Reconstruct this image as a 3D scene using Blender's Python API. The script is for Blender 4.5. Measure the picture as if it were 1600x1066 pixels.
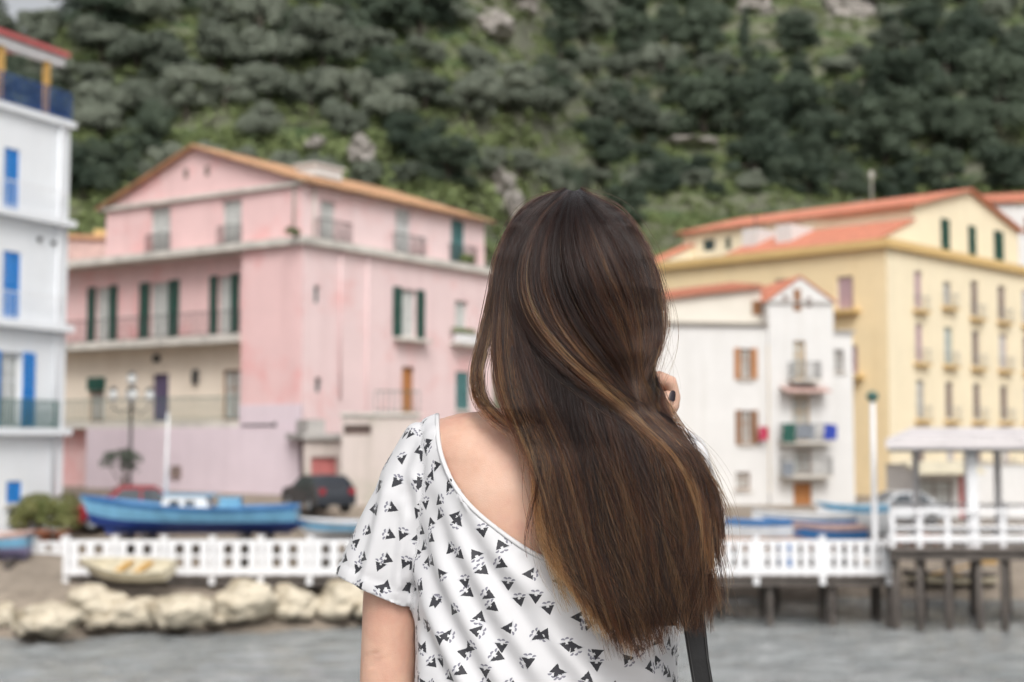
import bpy, bmesh, math, random
import numpy as np
from mathutils import Vector, Matrix, noise as mnoise

random.seed(7)
rng = np.random.default_rng(11)
scene = bpy.context.scene
for o in list(bpy.data.objects):
    bpy.data.objects.remove(o)
C = scene.collection

# ------------------------------------------------------------------ camera, sky, sun, exposure
CAM = Vector((0.0, 0.0, 5.4))
PITCH = math.radians(4.04)
FPX = 50.0 / 36.0 * 1600.0
cam_data = bpy.data.cameras.new('camera')
cam_data.lens = 50.0
cam_data.sensor_width = 36.0
cam_data.sensor_fit = 'HORIZONTAL'
cam_data.clip_start = 0.05
cam_data.clip_end = 3000.0
cam_data.dof.use_dof = True
cam_data.dof.focus_distance = 1.66
cam_data.dof.aperture_fstop = 5.0
cam = bpy.data.objects.new('camera', cam_data)
cam.location = CAM
cam.rotation_euler = (math.radians(90) + PITCH, 0, 0)
C.objects.link(cam)
scene.camera = cam

SUN_EL, SUN_AZ = math.radians(47), math.radians(171)       # high, behind the camera, a little to the right
world = bpy.data.worlds.new('World')
scene.world = world
world.use_nodes = True
wn, wl = world.node_tree.nodes, world.node_tree.links
wn.clear()
sky = wn.new('ShaderNodeTexSky')
sky.sky_type = 'NISHITA'
sky.sun_disc = False
sky.sun_elevation = SUN_EL
sky.sun_rotation = SUN_AZ
sky.altitude = 0
sky.air_density = 1.0
sky.dust_density = 6.0
sky.ozone_density = 1.0
hsv = wn.new('ShaderNodeHueSaturation')
hsv.inputs['Saturation'].default_value = 0.16              # an overcast, nearly white sky
bg = wn.new('ShaderNodeBackground')
bg.inputs['Strength'].default_value = 0.15
wo = wn.new('ShaderNodeOutputWorld')
wl.new(sky.outputs[0], hsv.inputs['Color'])
wl.new(hsv.outputs[0], bg.inputs['Color'])
wl.new(bg.outputs[0], wo.inputs['Surface'])
sd = bpy.data.lights.new('sun', 'SUN')
sd.energy = 1.15
sd.angle = math.radians(25)
sd.color = (1.0, 0.97, 0.93)
sun = bpy.data.objects.new('sun', sd)
sdir = Vector((math.sin(SUN_AZ) * math.cos(SUN_EL), math.cos(SUN_AZ) * math.cos(SUN_EL), math.sin(SUN_EL)))
sun.rotation_euler = sdir.to_track_quat('Z', 'Y').to_euler()
sun.location = (0, 0, 60)
C.objects.link(sun)
vs = scene.view_settings
vs.view_transform = 'Standard'
vs.look = 'None'
vs.exposure = 0.16
vs.gamma = 1.0
vs.use_curve_mapping = False
scene.render.engine = 'CYCLES'
scene.cycles.use_denoising = True
scene.cycles.max_bounces = 8
scene.cycles.transparent_max_bounces = 8
scene.cycles.caustics_reflective = False
scene.cycles.caustics_refractive = False

# ------------------------------------------------------------------ measuring helpers (photograph pixels, 1600 x 1066)
CP, SP = math.cos(PITCH), math.sin(PITCH)
def ray(px, py):
    u, v = (px - 800) / FPX, (533 - py) / FPX
    return Vector((u, CP - SP * v, SP + CP * v))
def P(px, py, Y):
    d = ray(px, py)
    return CAM + d * (Y / d.y)
def Pz(px, py, z):
    d = ray(px, py)
    return CAM + d * ((z - CAM.z) / d.z)
def proj(p):
    q = Vector(p) - CAM
    f = q.y * CP + q.z * SP
    w = -q.y * SP + q.z * CP
    return 800 + FPX * q.x / f, 533 - FPX * w / f

# ------------------------------------------------------------------ object helpers
def tag(o, label=None, cat=None, group=None, kind=None):
    if label: o['label'] = label
    if cat: o['category'] = cat
    if group: o['group'] = group
    if kind: o['kind'] = kind
    return o
def empty(name, loc=(0, 0, 0), rz=0.0, parent=None):
    o = bpy.data.objects.new(name, None)
    o.location = loc
    o.rotation_euler = (0, 0, rz)
    o.empty_display_size = 0.2
    o.parent = parent
    C.objects.link(o)
    return o
def link(name, me, mat=None, parent=None, smooth=False):
    if mat is not None and not me.materials:
        me.materials.append(mat)
    if smooth:
        me.polygons.foreach_set('use_smooth', [True] * len(me.polygons))
    o = bpy.data.objects.new(name, me)
    o.parent = parent
    C.objects.link(o)
    return o
def copy_tree(o, parent=None):
    c = o.copy()
    C.objects.link(c)
    c.parent = parent
    for ch in list(o.children):
        copy_tree(ch, c)
    return c
class MB:
    """collects boxes, tubes, lathes, prisms; build() links them as one mesh object"""
    def __init__(s):
        s.v, s.f = [], []
    def add(s, vs_, fs_):
        b = len(s.v)
        s.v += [tuple(v) for v in vs_]
        s.f += [tuple(i + b for i in f) for f in fs_]
        return s
    def box(s, lo, hi, M=None):
        x0, y0, z0 = lo; x1, y1, z1 = hi
        vs_ = [Vector(p) for p in ((x0,y0,z0),(x1,y0,z0),(x1,y1,z0),(x0,y1,z0),(x0,y0,z1),(x1,y0,z1),(x1,y1,z1),(x0,y1,z1))]
        if M is not None: vs_ = [M @ v for v in vs_]
        return s.add(vs_, [(0,3,2,1),(4,5,6,7),(0,1,5,4),(1,2,6,5),(2,3,7,6),(3,0,4,7)])
    def tube(s, pts, radii, seg=10, cap=True, flat=None):
        pts = [Vector(p) for p in pts]
        if not hasattr(radii, '__len__'): radii = [radii] * len(pts)
        n = len(pts)
        rings = []
        ref = None
        for i in range(n):
            t = (pts[min(i + 1, n - 1)] - pts[max(i - 1, 0)]).normalized()
            if ref is None:
                ref = Vector((1, 0, 0)) if abs(t.x) < 0.8 else Vector((0, 1, 0))
            a = (ref - t * ref.dot(t)).normalized()
            ref = a
            b = t.cross(a)
            r = radii[i]
            ra, rb = (r if hasattr(r, '__len__') else (r, r))
            rings.append([pts[i] + a * (math.cos(2*math.pi*k/seg) * ra) + b * (math.sin(2*math.pi*k/seg) * rb) for k in range(seg)])
        return s.loft(rings, cap)
    def loft(s, rings, cap=True, closed=True):
        m = len(rings[0])
        vs_ = [p for r in rings for p in r]
        fs_ = []
        for i in range(len(rings) - 1):
            for k in range(m if closed else m - 1):
                k2 = (k + 1) % m
                fs_.append((i*m + k, i*m + k2, (i+1)*m + k2, (i+1)*m + k))
        if cap:
            fs_.append(tuple(range(m - 1, -1, -1)))
            fs_.append(tuple((len(rings) - 1)*m + k for k in range(m)))
        return s.add(vs_, fs_)
    def lathe(s, prof, center=(0,0,0), seg=12, axis='z'):
        c = Vector(center)
        rings = []
        for r, h in prof:
            ring = []
            for k in range(seg):
                a = 2*math.pi*k/seg
                if axis == 'z': q = Vector((r*math.cos(a), r*math.sin(a), h))
                elif axis == 'y': q = Vector((r*math.cos(a), h, r*math.sin(a)))
                else: q = Vector((h, r*math.cos(a), r*math.sin(a)))
                ring.append(c + q)
            rings.append(ring)
        return s.loft(rings, True)
    def prism(s, poly, off):
        off = Vector(off)
        a = [Vector(p) for p in poly]
        n = len(a)
        vs_ = a + [p + off for p in a]
        fs_ = [tuple(range(n - 1, -1, -1)), tuple(range(n, 2*n))]
        fs_ += [(i, (i+1) % n, n + (i+1) % n, n + i) for i in range(n)]
        return s.add(vs_, fs_)
    def mesh(s, name):
        me = bpy.data.meshes.new(name)
        me.from_pydata(s.v, [], s.f)
        bm = bmesh.new(); bm.from_mesh(me)
        bmesh.ops.recalc_face_normals(bm, faces=bm.faces)
        bm.to_mesh(me); bm.free()
        return me
    def build(s, name, mat=None, parent=None, smooth=False):
        return link(name, s.mesh(name), mat, parent, smooth)
def smoothstep(a, b, x):
    t = min(1.0, max(0.0, (x - a) / (b - a)))
    return t * t * (3 - 2 * t)
def interp(x, tab):
    if x <= tab[0][0]: return tab[0][1]
    for (a, b), (c, d) in zip(tab, tab[1:]):
        if x <= c: return b + (d - b) * (x - a) / (c - a)
    return tab[-1][1]

# ------------------------------------------------------------------ materials
def nt(name):
    m = bpy.data.materials.new(name)
    m.use_nodes = True
    n, l = m.node_tree.nodes, m.node_tree.links
    return m, n, l, n['Principled BSDF']
def nd(n, typ, **kw):
    o = n.new(typ)
    for k, v in kw.items():
        if k in ('operation', 'blend_type', 'data_type', 'noise_dimensions', 'feature', 'attribute_name', 'rotation_type', 'wave_type', 'bands_direction', 'attribute_type'):
            setattr(o, k, v)
        else:
            o.inputs[k].default_value = v
    return o
def ramp(n, stops):
    r = n.new('ShaderNodeValToRGB')
    e = r.color_ramp.elements
    while len(e) < len(stops): e.new(0.5)
    for i, (p, c) in enumerate(stops):
        e[i].position = p
        e[i].color = (c, c, c, 1) if not hasattr(c, '__len__') else (*c, 1)
    return r
def simple(name, col, rough=0.65, var=0.25, scale=3.0, bump=0.0, bscale=30.0, metallic=0.0, dirt=None):
    """a painted or natural surface with broad mottling and fine relief"""
    m, n, l, b = nt(name)
    tc = n.new('ShaderNodeTexCoord')
    ns = nd(n, 'ShaderNodeTexNoise', Scale=scale, Detail=5.0, Roughness=0.62)
    l.new(tc.outputs['Object'], ns.inputs['Vector'])
    c2 = tuple(max(0, c * (1 - var)) for c in col) if dirt is None else dirt
    c3 = tuple(min(1, c * (1 + var * 0.45)) for c in col)
    r = ramp(n, [(0.28, c2), (0.55, col), (0.8, c3)])
    l.new(ns.outputs['Fac'], r.inputs['Fac'])
    l.new(r.outputs['Color'], b.inputs['Base Color'])
    b.inputs['Roughness'].default_value = rough
    b.inputs['Metallic'].default_value = metallic
    if bump:
        n2 = nd(n, 'ShaderNodeTexNoise', Scale=bscale, Detail=4.0)
        l.new(tc.outputs['Object'], n2.inputs['Vector'])
        bp = nd(n, 'ShaderNodeBump', Strength=bump, Distance=0.02)
        l.new(n2.outputs['Fac'], bp.inputs['Height'])
        l.new(bp.outputs['Normal'], b.inputs['Normal'])
    return m
def stucco(name, col, stain, patch=None, patch_amt=0.0, streak=0.5):
    """rendered wall: mottled paint, rain streaks, patches of older paint"""
    m, n, l, b = nt(name)
    tc = n.new('ShaderNodeTexCoord')
    big = nd(n, 'ShaderNodeTexNoise', Scale=0.55, Detail=6.0, Roughness=0.65)
    l.new(tc.outputs['Object'], big.inputs['Vector'])
    r1 = ramp(n, [(0.3, tuple(c * 0.90 for c in col)), (0.7, col)])
    l.new(big.outputs['Fac'], r1.inputs['Fac'])
    mp = n.new('ShaderNodeMapping')
    mp.inputs['Scale'].default_value = (1.6, 1.6, 0.10)
    l.new(tc.outputs['Object'], mp.inputs['Vector'])
    st = nd(n, 'ShaderNodeTexNoise', Scale=1.0, Detail=5.0, Roughness=0.7)
    l.new(mp.outputs[0], st.inputs['Vector'])
    r2 = ramp(n, [(0.5, 0.0), (0.78, streak)])
    l.new(st.outputs['Fac'], r2.inputs['Fac'])
    mx = nd(n, 'ShaderNodeMixRGB')
    l.new(r2.outputs['Color'], mx.inputs['Fac'])
    l.new(r1.outputs['Color'], mx.inputs['Color1'])
    mx.inputs['Color2'].default_value = (*stain, 1)
    out = mx
    if patch is not None:
        pn = nd(n, 'ShaderNodeTexNoise', Scale=0.38, Detail=7.0, Roughness=0.72)
        mp2 = n.new('ShaderNodeMapping'); mp2.inputs['Location'].default_value = (3.1, 7.7, 1.3)
        l.new(tc.outputs['Object'], mp2.inputs['Vector']); l.new(mp2.outputs[0], pn.inputs['Vector'])
        r3 = ramp(n, [(0.52, 0.0), (0.68, patch_amt)])
        l.new(pn.outputs['Fac'], r3.inputs['Fac'])
        m2 = nd(n, 'ShaderNodeMixRGB')
        l.new(r3.outputs['Color'], m2.inputs['Fac'])
        l.new(mx.outputs['Color'], m2.inputs['Color1'])
        m2.inputs['Color2'].default_value = (*patch, 1)
        out = m2
    l.new(out.outputs['Color'], b.inputs['Base Color'])
    b.inputs['Roughness'].default_value = 0.9
    fn = nd(n, 'ShaderNodeTexNoise', Scale=14.0, Detail=5.0)
    l.new(tc.outputs['Object'], fn.inputs['Vector'])
    bp = nd(n, 'ShaderNodeBump', Strength=0.25, Distance=0.02)
    l.new(fn.outputs['Fac'], bp.inputs['Height'])
    l.new(bp.outputs['Normal'], b.inputs['Normal'])
    return m
def glass(name, col=(0.05, 0.06, 0.07)):
    m, n, l, b = nt(name)
    b.inputs['Base Color'].default_value = (*col, 1)
    b.inputs['Roughness'].default_value = 0.08
    b.inputs['Specular IOR Level'].default_value = 0.6
    tc = n.new('ShaderNodeTexCoord')
    ns = nd(n, 'ShaderNodeTexNoise', Scale=1.2, Detail=2.0)
    l.new(tc.outputs['Object'], ns.inputs['Vector'])
    bp = nd(n, 'ShaderNodeBump', Strength=0.05, Distance=0.02)
    l.new(ns.outputs['Fac'], bp.inputs['Height']); l.new(bp.outputs['Normal'], b.inputs['Normal'])
    return m
def leaf_mat(name, dark, light, rough=0.6):
    m, n, l, b = nt(name)
    oi = n.new('ShaderNodeObjectInfo')
    tc = n.new('ShaderNodeTexCoord')
    ns = nd(n, 'ShaderNodeTexNoise', Scale=1.1, Detail=3.0)
    l.new(tc.outputs['Object'], ns.inputs['Vector'])
    ad = nd(n, 'ShaderNodeMath', operation='MULTIPLY_ADD')
    ad.inputs[1].default_value = 0.55
    l.new(oi.outputs['Random'], ad.inputs[0])
    l.new(ns.outputs['Fac'], ad.inputs[2])
    r = ramp(n, [(0.35, dark), (1.0, light)])
    l.new(ad.outputs[0], r.inputs['Fac'])
    l.new(r.outputs['Color'], b.inputs['Base Color'])
    b.inputs['Roughness'].default_value = rough
    b.inputs['Specular IOR Level'].default_value = 0.25
    return m

M = {}
M['pink'] = stucco('pink_render', (0.79, 0.54, 0.53), (0.56, 0.36, 0.35), (0.72, 0.28, 0.27), 0.62, 0.45)
M['pink_lit'] = stucco('pink_render_lit', (0.80, 0.62, 0.615), (0.60, 0.42, 0.42), (0.72, 0.36, 0.34), 0.60, 0.55)  # lit copy of the pink: the right face's brighter light is in the colour
M['lilac'] = stucco('lilac_render', (0.72, 0.61, 0.66), (0.50, 0.40, 0.45), None, 0, 0.35)
M['cream'] = stucco('cream_render', (0.84, 0.73, 0.61), (0.50, 0.38, 0.30), None, 0, 0.4)
M['yellow'] = stucco('yellow_render', (0.86, 0.69, 0.43), (0.66, 0.47, 0.22), None, 0, 0.3)
M['pale_yellow'] = stucco('pale_yellow_render', (0.85, 0.75, 0.55), (0.64, 0.52, 0.32), None, 0, 0.3)
M['ochre'] = stucco('ochre_cornice', (0.66, 0.46, 0.20), (0.50, 0.32, 0.12), None, 0, 0.4)
M['white_wall'] = stucco('white_render', (0.70, 0.69, 0.675), (0.52, 0.50, 0.46), None, 0, 0.5)
M['blue_white'] = stucco('cool_white_render', (0.84, 0.86, 0.885), (0.66, 0.70, 0.74), None, 0, 0.25)
M['warm_white'] = stucco('warm_white_render', (0.72, 0.68, 0.60), (0.52, 0.48, 0.40), None, 0, 0.4)
M['stone'] = stucco('grey_stone', (0.36, 0.33, 0.29), (0.18, 0.16, 0.14), (0.22, 0.17, 0.14), 0.6, 0.5)
M['concrete'] = simple('concrete', (0.42, 0.40, 0.38), 0.9, 0.35, 1.2, 0.3, 12)
M['ledge'] = simple('ledge_plaster', (0.60, 0.57, 0.52), 0.85, 0.35, 1.4, 0.2, 12)
M['rubble'] = stucco('rubble_wall', (0.60, 0.52, 0.48), (0.30, 0.26, 0.22), (0.36, 0.36, 0.28), 0.7, 0.6)
def tile_mat(name, a, b_):
    return simple(name, a, 0.85, 0.35, 1.3, 0.5, 9, dirt=b_)
M['tile_orange'] = tile_mat('weathered_orange_tile', (0.48, 0.27, 0.15), (0.28, 0.18, 0.11))
M['tile_red'] = tile_mat('red_tile', (0.53, 0.20, 0.125), (0.42, 0.17, 0.11))
M['red_roof'] = simple('red_metal_roof', (0.52, 0.13, 0.13), 0.5, 0.2, 1.0)
M['green_shutter'] = simple('dark_green_paint', (0.012, 0.075, 0.055), 0.55, 0.3, 4)
M['teal'] = simple('teal_paint', (0.08, 0.20, 0.20), 0.55, 0.3, 4)
M['blue_shutter'] = simple('blue_paint', (0.02, 0.22, 0.62), 0.5, 0.2, 3)
M['navy'] = simple('navy_paint', (0.03, 0.085, 0.27), 0.5, 0.25, 3)
M['brown_wood'] = simple('brown_wood', (0.26, 0.12, 0.05), 0.6, 0.35, 5)
M['orange_wood'] = simple('orange_wood', (0.45, 0.19, 0.06), 0.6, 0.3, 5)
M['ochre_wood'] = simple('ochre_wood', (0.55, 0.33, 0.10), 0.6, 0.25, 4)
M['pinkish_blind'] = simple('mauve_blind', (0.48, 0.33, 0.36), 0.7, 0.2, 3)
M['grey_blind'] = simple('grey_brown_blind', (0.24, 0.18, 0.16), 0.7, 0.3, 3)
M['purple_door'] = simple('purple_door_paint', (0.12, 0.09, 0.17), 0.6, 0.3, 3)
M['red_door'] = simple('faded_red_paint', (0.52, 0.17, 0.16), 0.7, 0.3, 2)
M['white_paint'] = simple('white_paint', (0.78, 0.78, 0.79), 0.5, 0.12, 2)
M['offwhite'] = simple('offwhite_frame', (0.60, 0.60, 0.58), 0.6, 0.15, 3)
M['curtain'] = simple('lace_curtain', (0.52, 0.53, 0.51), 0.9, 0.35, 9)
M['glass'] = glass('window_glass')
M['iron'] = simple('dark_iron', (0.05, 0.05, 0.05), 0.6, 0.3, 5)
M['grey_iron'] = simple('grey_iron', (0.28, 0.29, 0.30), 0.5, 0.25, 5)
M['green_iron'] = simple('green_iron', (0.05, 0.13, 0.11), 0.5, 0.25, 5)
M['dark_wood'] = simple('wet_dark_wood', (0.10, 0.085, 0.075), 0.8, 0.5, 2.5, 0.4, 10)
M['deck_wood'] = simple('weathered_deck_wood', (0.22, 0.19, 0.17), 0.85, 0.4, 2.0, 0.3, 14)
M['terracotta'] = simple('terracotta', (0.42, 0.17, 0.10), 0.8, 0.25, 4)
M['boat_blue'] = simple('boat_blue', (0.05, 0.18, 0.42), 0.4, 0.3, 2.5)
M['boat_light'] = simple('boat_light_blue', (0.18, 0.42, 0.62), 0.4, 0.25, 2.5)
M['boat_navy'] = simple('boat_navy', (0.015, 0.045, 0.22), 0.4, 0.3, 2.5)
M['boat_white'] = simple('boat_white', (0.70, 0.71, 0.72), 0.4, 0.2, 2.5)
M['boat_yellow'] = simple('boat_cream', (0.62, 0.56, 0.42), 0.5, 0.3, 2.5)
M['boat_orange'] = simple('boat_orange', (0.60, 0.28, 0.10), 0.5, 0.3, 2.5)
M['boat_purple'] = simple('boat_violet', (0.26, 0.24, 0.42), 0.5, 0.3, 2.5)
M['boat_rose'] = simple('boat_rose', (0.55, 0.38, 0.34), 0.5, 0.3, 2.5)
M['tarp_blue'] = simple('blue_tarp', (0.06, 0.20, 0.50), 0.6, 0.4, 2.0, 0.6, 5)
M['car_red'] = simple('car_red_paint', (0.30, 0.025, 0.035), 0.25, 0.15, 1)
M['car_dark'] = simple('car_dark_paint', (0.030, 0.034, 0.042), 0.25, 0.2, 1)
M['car_silver'] = simple('car_silver_paint', (0.52, 0.54, 0.56), 0.25, 0.15, 1)
M['rubber'] = simple('tyre_rubber', (0.02, 0.02, 0.02), 0.8, 0.2, 4)
M['lamp_glass'] = simple('frosted_globe', (0.62, 0.63, 0.62), 0.35, 0.1, 4)
M['canopy'] = simple('faded_canopy_fabric', (0.62, 0.58, 0.58), 0.8, 0.2, 1.0)
M['cloth_red'] = simple('red_cloth', (0.45, 0.04, 0.09), 0.9, 0.25, 4)
M['cloth_green'] = simple('green_cloth', (0.02, 0.09, 0.07), 0.9, 0.25, 4)
M['cloth_blue'] = simple('blue_cloth', (0.03, 0.06, 0.36), 0.9, 0.25, 4)
M['cloth_grey'] = simple('grey_cloth', (0.20, 0.22, 0.25), 0.9, 0.25, 4)
M['sign_blue'] = simple('blue_sign_enamel', (0.02, 0.14, 0.52), 0.4, 0.15, 4)
M['bark'] = simple('bark', (0.11, 0.09, 0.075), 0.95, 0.5, 4, 0.6, 18)
M['olive'] = leaf_mat('olive_leaf', (0.066, 0.084, 0.060), (0.215, 0.240, 0.185))
M['oak'] = leaf_mat('evergreen_leaf', (0.026, 0.044, 0.030), (0.085, 0.112, 0.075))
M['shrub'] = leaf_mat('shrub_leaf', (0.060, 0.095, 0.034), (0.185, 0.225, 0.090))
M['potplant'] = leaf_mat('potted_leaf', (0.10, 0.12, 0.035), (0.24, 0.22, 0.09))

# ------------------------------------------------------------------ the setting: water, shore, hill
def shore_y(x):
    return interp(x, [(-20, 38.4), (-14, 39.4), (-8, 41.0), (-4, 42.2), (-1, 42.6)]) + 6.6 * smoothstep(-1.0, 5.0, x)
LEFT_P = [(-8, -2.0), (0, -0.05), (0.5, 0.5), (1.1, 1.05), (2.2, 1.25), (5, 1.9), (11, 3.35), (40, 3.6)]
RIGHT_P = [(-8, -2.0), (0, -0.05), (3, 0.9), (6, 1.7), (20, 2.05), (60, 2.3)]
def hill_start(x):
    return 76.0 + 40.0 * smoothstep(-6.0, 14.0, x)
def fnoise(x, y, s, o=4):
    return mnoise.fractal(Vector((x * s, y * s, 3.3)), 1.0, 2.0, o)
def ground_z(x, y):
    t = y - shore_y(x)
    k = smoothstep(-1.0, 5.0, x)
    z = interp(t, LEFT_P) * (1 - k) + interp(t, RIGHT_P) * k
    if t > 0.2 and t < 12:
        z += 0.06 * fnoise(x, y, 0.5)
    h = y - hill_start(x)
    if h > 0:
        rise = 0.64 * h * smoothstep(0, 18, h) + 2.6 * fnoise(x, y, 0.03) * smoothstep(0, 25, h)
        # terraces cut in the slope
        st = 5.5
        q = rise / st
        fr = q - math.floor(q)
        rise = (math.floor(q) + 0.45 * fr + 0.55 * smoothstep(0.62, 0.95, fr)) * st
        cap = 49.5 + 75.0 * smoothstep(-56.0, -28.0, x - 0.02 * y)
        if rise > cap - 8:
            rise = cap - 8 + 8 * (1 - math.exp(-(rise - cap + 8) / 8))
        z += rise
    return z

def grid_mesh(name, xs, ys, fz):
    vs_ = [(x, y, fz(x, y)) for y in ys for x in xs]
    n = len(xs)
    fs_ = [(j*n+i, j*n+i+1, (j+1)*n+i+1, (j+1)*n+i) for j in range(len(ys)-1) for i in range(n-1)]
    me = bpy.data.meshes.new(name)
    me.from_pydata(vs_, [], fs_)
    return me

m, n, l, b = nt('shore_and_hill')
geo = n.new('ShaderNodeNewGeometry')
sep = n.new('ShaderNodeSeparateXYZ'); l.new(geo.outputs['Position'], sep.inputs[0])
nb = nd(n, 'ShaderNodeTexNoise', Scale=0.09, Detail=7.0, Roughness=0.68)
l.new(geo.outputs['Position'], nb.inputs['Vector'])
nf = nd(n, 'ShaderNodeTexNoise', Scale=1.7, Detail=6.0, Roughness=0.7)
l.new(geo.outputs['Position'], nf.inputs['Vector'])
hillc = ramp(n, [(0.30, (0.030, 0.045, 0.022)), (0.46, (0.065, 0.105, 0.036)), (0.58, (0.115, 0.145, 0.058)), (0.72, (0.17, 0.155, 0.115))])
l.new(nb.outputs['Fac'], hillc.inputs['Fac'])
fr = ramp(n, [(0.3, 0.55), (0.75, 1.25)])
l.new(nf.outputs['Fac'], fr.inputs['Fac'])
mul = nd(n, 'ShaderNodeMixRGB', blend_type='MULTIPLY', Fac=1.0)
l.new(hillc.outputs['Color'], mul.inputs['Color1']); l.new(fr.outputs['Color'], mul.inputs['Color2'])
sand = ramp(n, [(0.3, (0.20, 0.165, 0.13)), (0.7, (0.36, 0.30, 0.24))])
l.new(nf.outputs['Fac'], sand.inputs['Fac'])
zr = nd(n, 'ShaderNodeMapRange'); zr.inputs['From Min'].default_value = 4.2; zr.inputs['From Max'].default_value = 6.0
l.new(sep.outputs['Z'], zr.inputs['Value'])
mx = nd(n, 'ShaderNodeMixRGB')
l.new(zr.outputs[0], mx.inputs['Fac']); l.new(sand.outputs['Color'], mx.inputs['Color1']); l.new(mul.outputs['Color'], mx.inputs['Color2'])
# steep risers show pale soil and rock
sn = n.new('ShaderNodeSeparateXYZ'); l.new(geo.outputs['True Normal'], sn.inputs[0])
sr = nd(n, 'ShaderNodeMapRange'); sr.inputs['From Min'].default_value = 0.66; sr.inputs['From Max'].default_value = 0.50
sr.inputs['To Max'].default_value = 0.55
l.new(sn.outputs['Z'], sr.inputs['Value'])
mx2 = nd(n, 'ShaderNodeMixRGB'); mx2.inputs['Color2'].default_value = (0.20, 0.185, 0.15, 1)
l.new(sr.outputs[0], mx2.inputs['Fac']); l.new(mx.outputs['Color'], mx2.inputs['Color1'])
l.new(mx2.outputs['Color'], b.inputs['Base Color'])
b.inputs['Roughness'].default_value = 0.95
bp = nd(n, 'ShaderNodeBump', Strength=0.8, Distance=0.3); l.new(nf.outputs['Fac'], bp.inputs['Height'])
l.new(bp.outputs['Normal'], b.inputs['Normal'])
M['ground'] = m
xs = list(np.linspace(-420, -90, 18)) + list(np.linspace(-84, 110, 130)) + list(np.linspace(118, 420, 16))
ys = list(np.linspace(33, 70, 62)) + list(np.linspace(71.2, 270, 170)) + list(np.linspace(280, 900, 20))
ter = link('hillside', grid_mesh('hillside', xs, ys, ground_z), M['ground'], smooth=True)
tag(ter, 'beach, quay ground and green terraced hillside behind the houses', None, kind='structure')

m, n, l, b = nt('harbour_water')
geo = n.new('ShaderNodeNewGeometry')
mp = n.new('ShaderNodeMapping'); mp.inputs['Scale'].default_value = (0.75, 1.5, 1.0)
l.new(geo.outputs['Position'], mp.inputs['Vector'])
w1 = nd(n, 'ShaderNodeTexNoise', Scale=1.0, Detail=6.0, Roughness=0.62, Distortion=0.6)
l.new(mp.outputs[0], w1.inputs['Vector'])
w2 = nd(n, 'ShaderNodeTexNoise', Scale=5.0, Detail=4.0, Roughness=0.6)
l.new(mp.outputs[0], w2.inputs['Vector'])
ad = nd(n, 'ShaderNodeMath', operation='MULTIPLY_ADD'); ad.inputs[1].default_value = 0.25
l.new(w2.outputs['Fac'], ad.inputs[0]); l.new(w1.outputs['Fac'], ad.inputs[2])
bp = nd(n, 'ShaderNodeBump', Strength=1.0, Distance=0.35)
l.new(ad.outputs[0], bp.inputs['Height']); l.new(bp.outputs['Normal'], b.inputs['Normal'])
cr = ramp(n, [(0.35, (0.20, 0.215, 0.215)), (0.7, (0.36, 0.37, 0.37))])  # missing sky reflection put into the base colour, paler with the ripples
l.new(w1.outputs['Fac'], cr.inputs['Fac']); l.new(cr.outputs['Color'], b.inputs['Base Color'])
b.inputs['Roughness'].default_value = 0.08
b.inputs['IOR'].default_value = 1.33
M['water'] = m
wxs = list(np.linspace(-400, -32, 10)) + list(np.linspace(-30, 30, 200)) + list(np.linspace(32, 400, 10))
wys = list(np.linspace(-400, 24, 10)) + list(np.linspace(25, 52, 140)) + [60, 75]
def wave(x, y):
    if abs(x) > 31 or y < 24.5 or y > 52.5: return 0.0
    return 0.12 * fnoise(x * 0.7, y * 1.5, 0.8, 5) + 0.05 * fnoise(x * 0.5 + 9, y, 0.35, 3)
water = link('water', grid_mesh('water', wxs, wys, wave), M['water'], smooth=True)
tag(water, 'grey green rippled harbour water', None, kind='structure')

# the mole the two stand on, below the picture's lower edge
mole = MB().box((-6, -4, -1.5), (6, 2.75, 4.05)).build('quay_wall', M['concrete'])
tag(mole, 'concrete quay the woman stands on', None, kind='structure')

# ------------------------------------------------------------------ trees
def leaf_cloud(mb, centers, count, size, seed, squash=0.8):
    r = random.Random(seed)
    tot = sum(c[1] ** 2 for c in centers)
    for (c, rad) in centers:
        k = int(count * rad * rad / tot)
        for _ in range(k):
            d = Vector((r.gauss(0, 1), r.gauss(0, 1), r.gauss(0, 1))).normalized()
            if d.z < -0.55: d.z *= -1
            q = Vector(c) + Vector((d.x, d.y, d.z * squash)) * rad * (0.72 + 0.38 * r.random() ** 0.7)
            nrm = (d + Vector((r.uniform(-.6,.6), r.uniform(-.6,.6), r.uniform(-.3,.8)))).normalized()
            a = nrm.orthogonal().normalized()
            a.rotate(Matrix.Rotation(r.uniform(0, 6.28), 3, nrm))
            bb = nrm.cross(a)
            s = size * r.uniform(0.6, 1.35)
            w = s * r.uniform(0.4, 0.75)
            mb.add([q - a*s, q + bb*w - a*0.1*s, q + a*s + nrm*0.15*s, q - bb*w - a*0.1*s], [(0, 1, 2, 3)])
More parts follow.
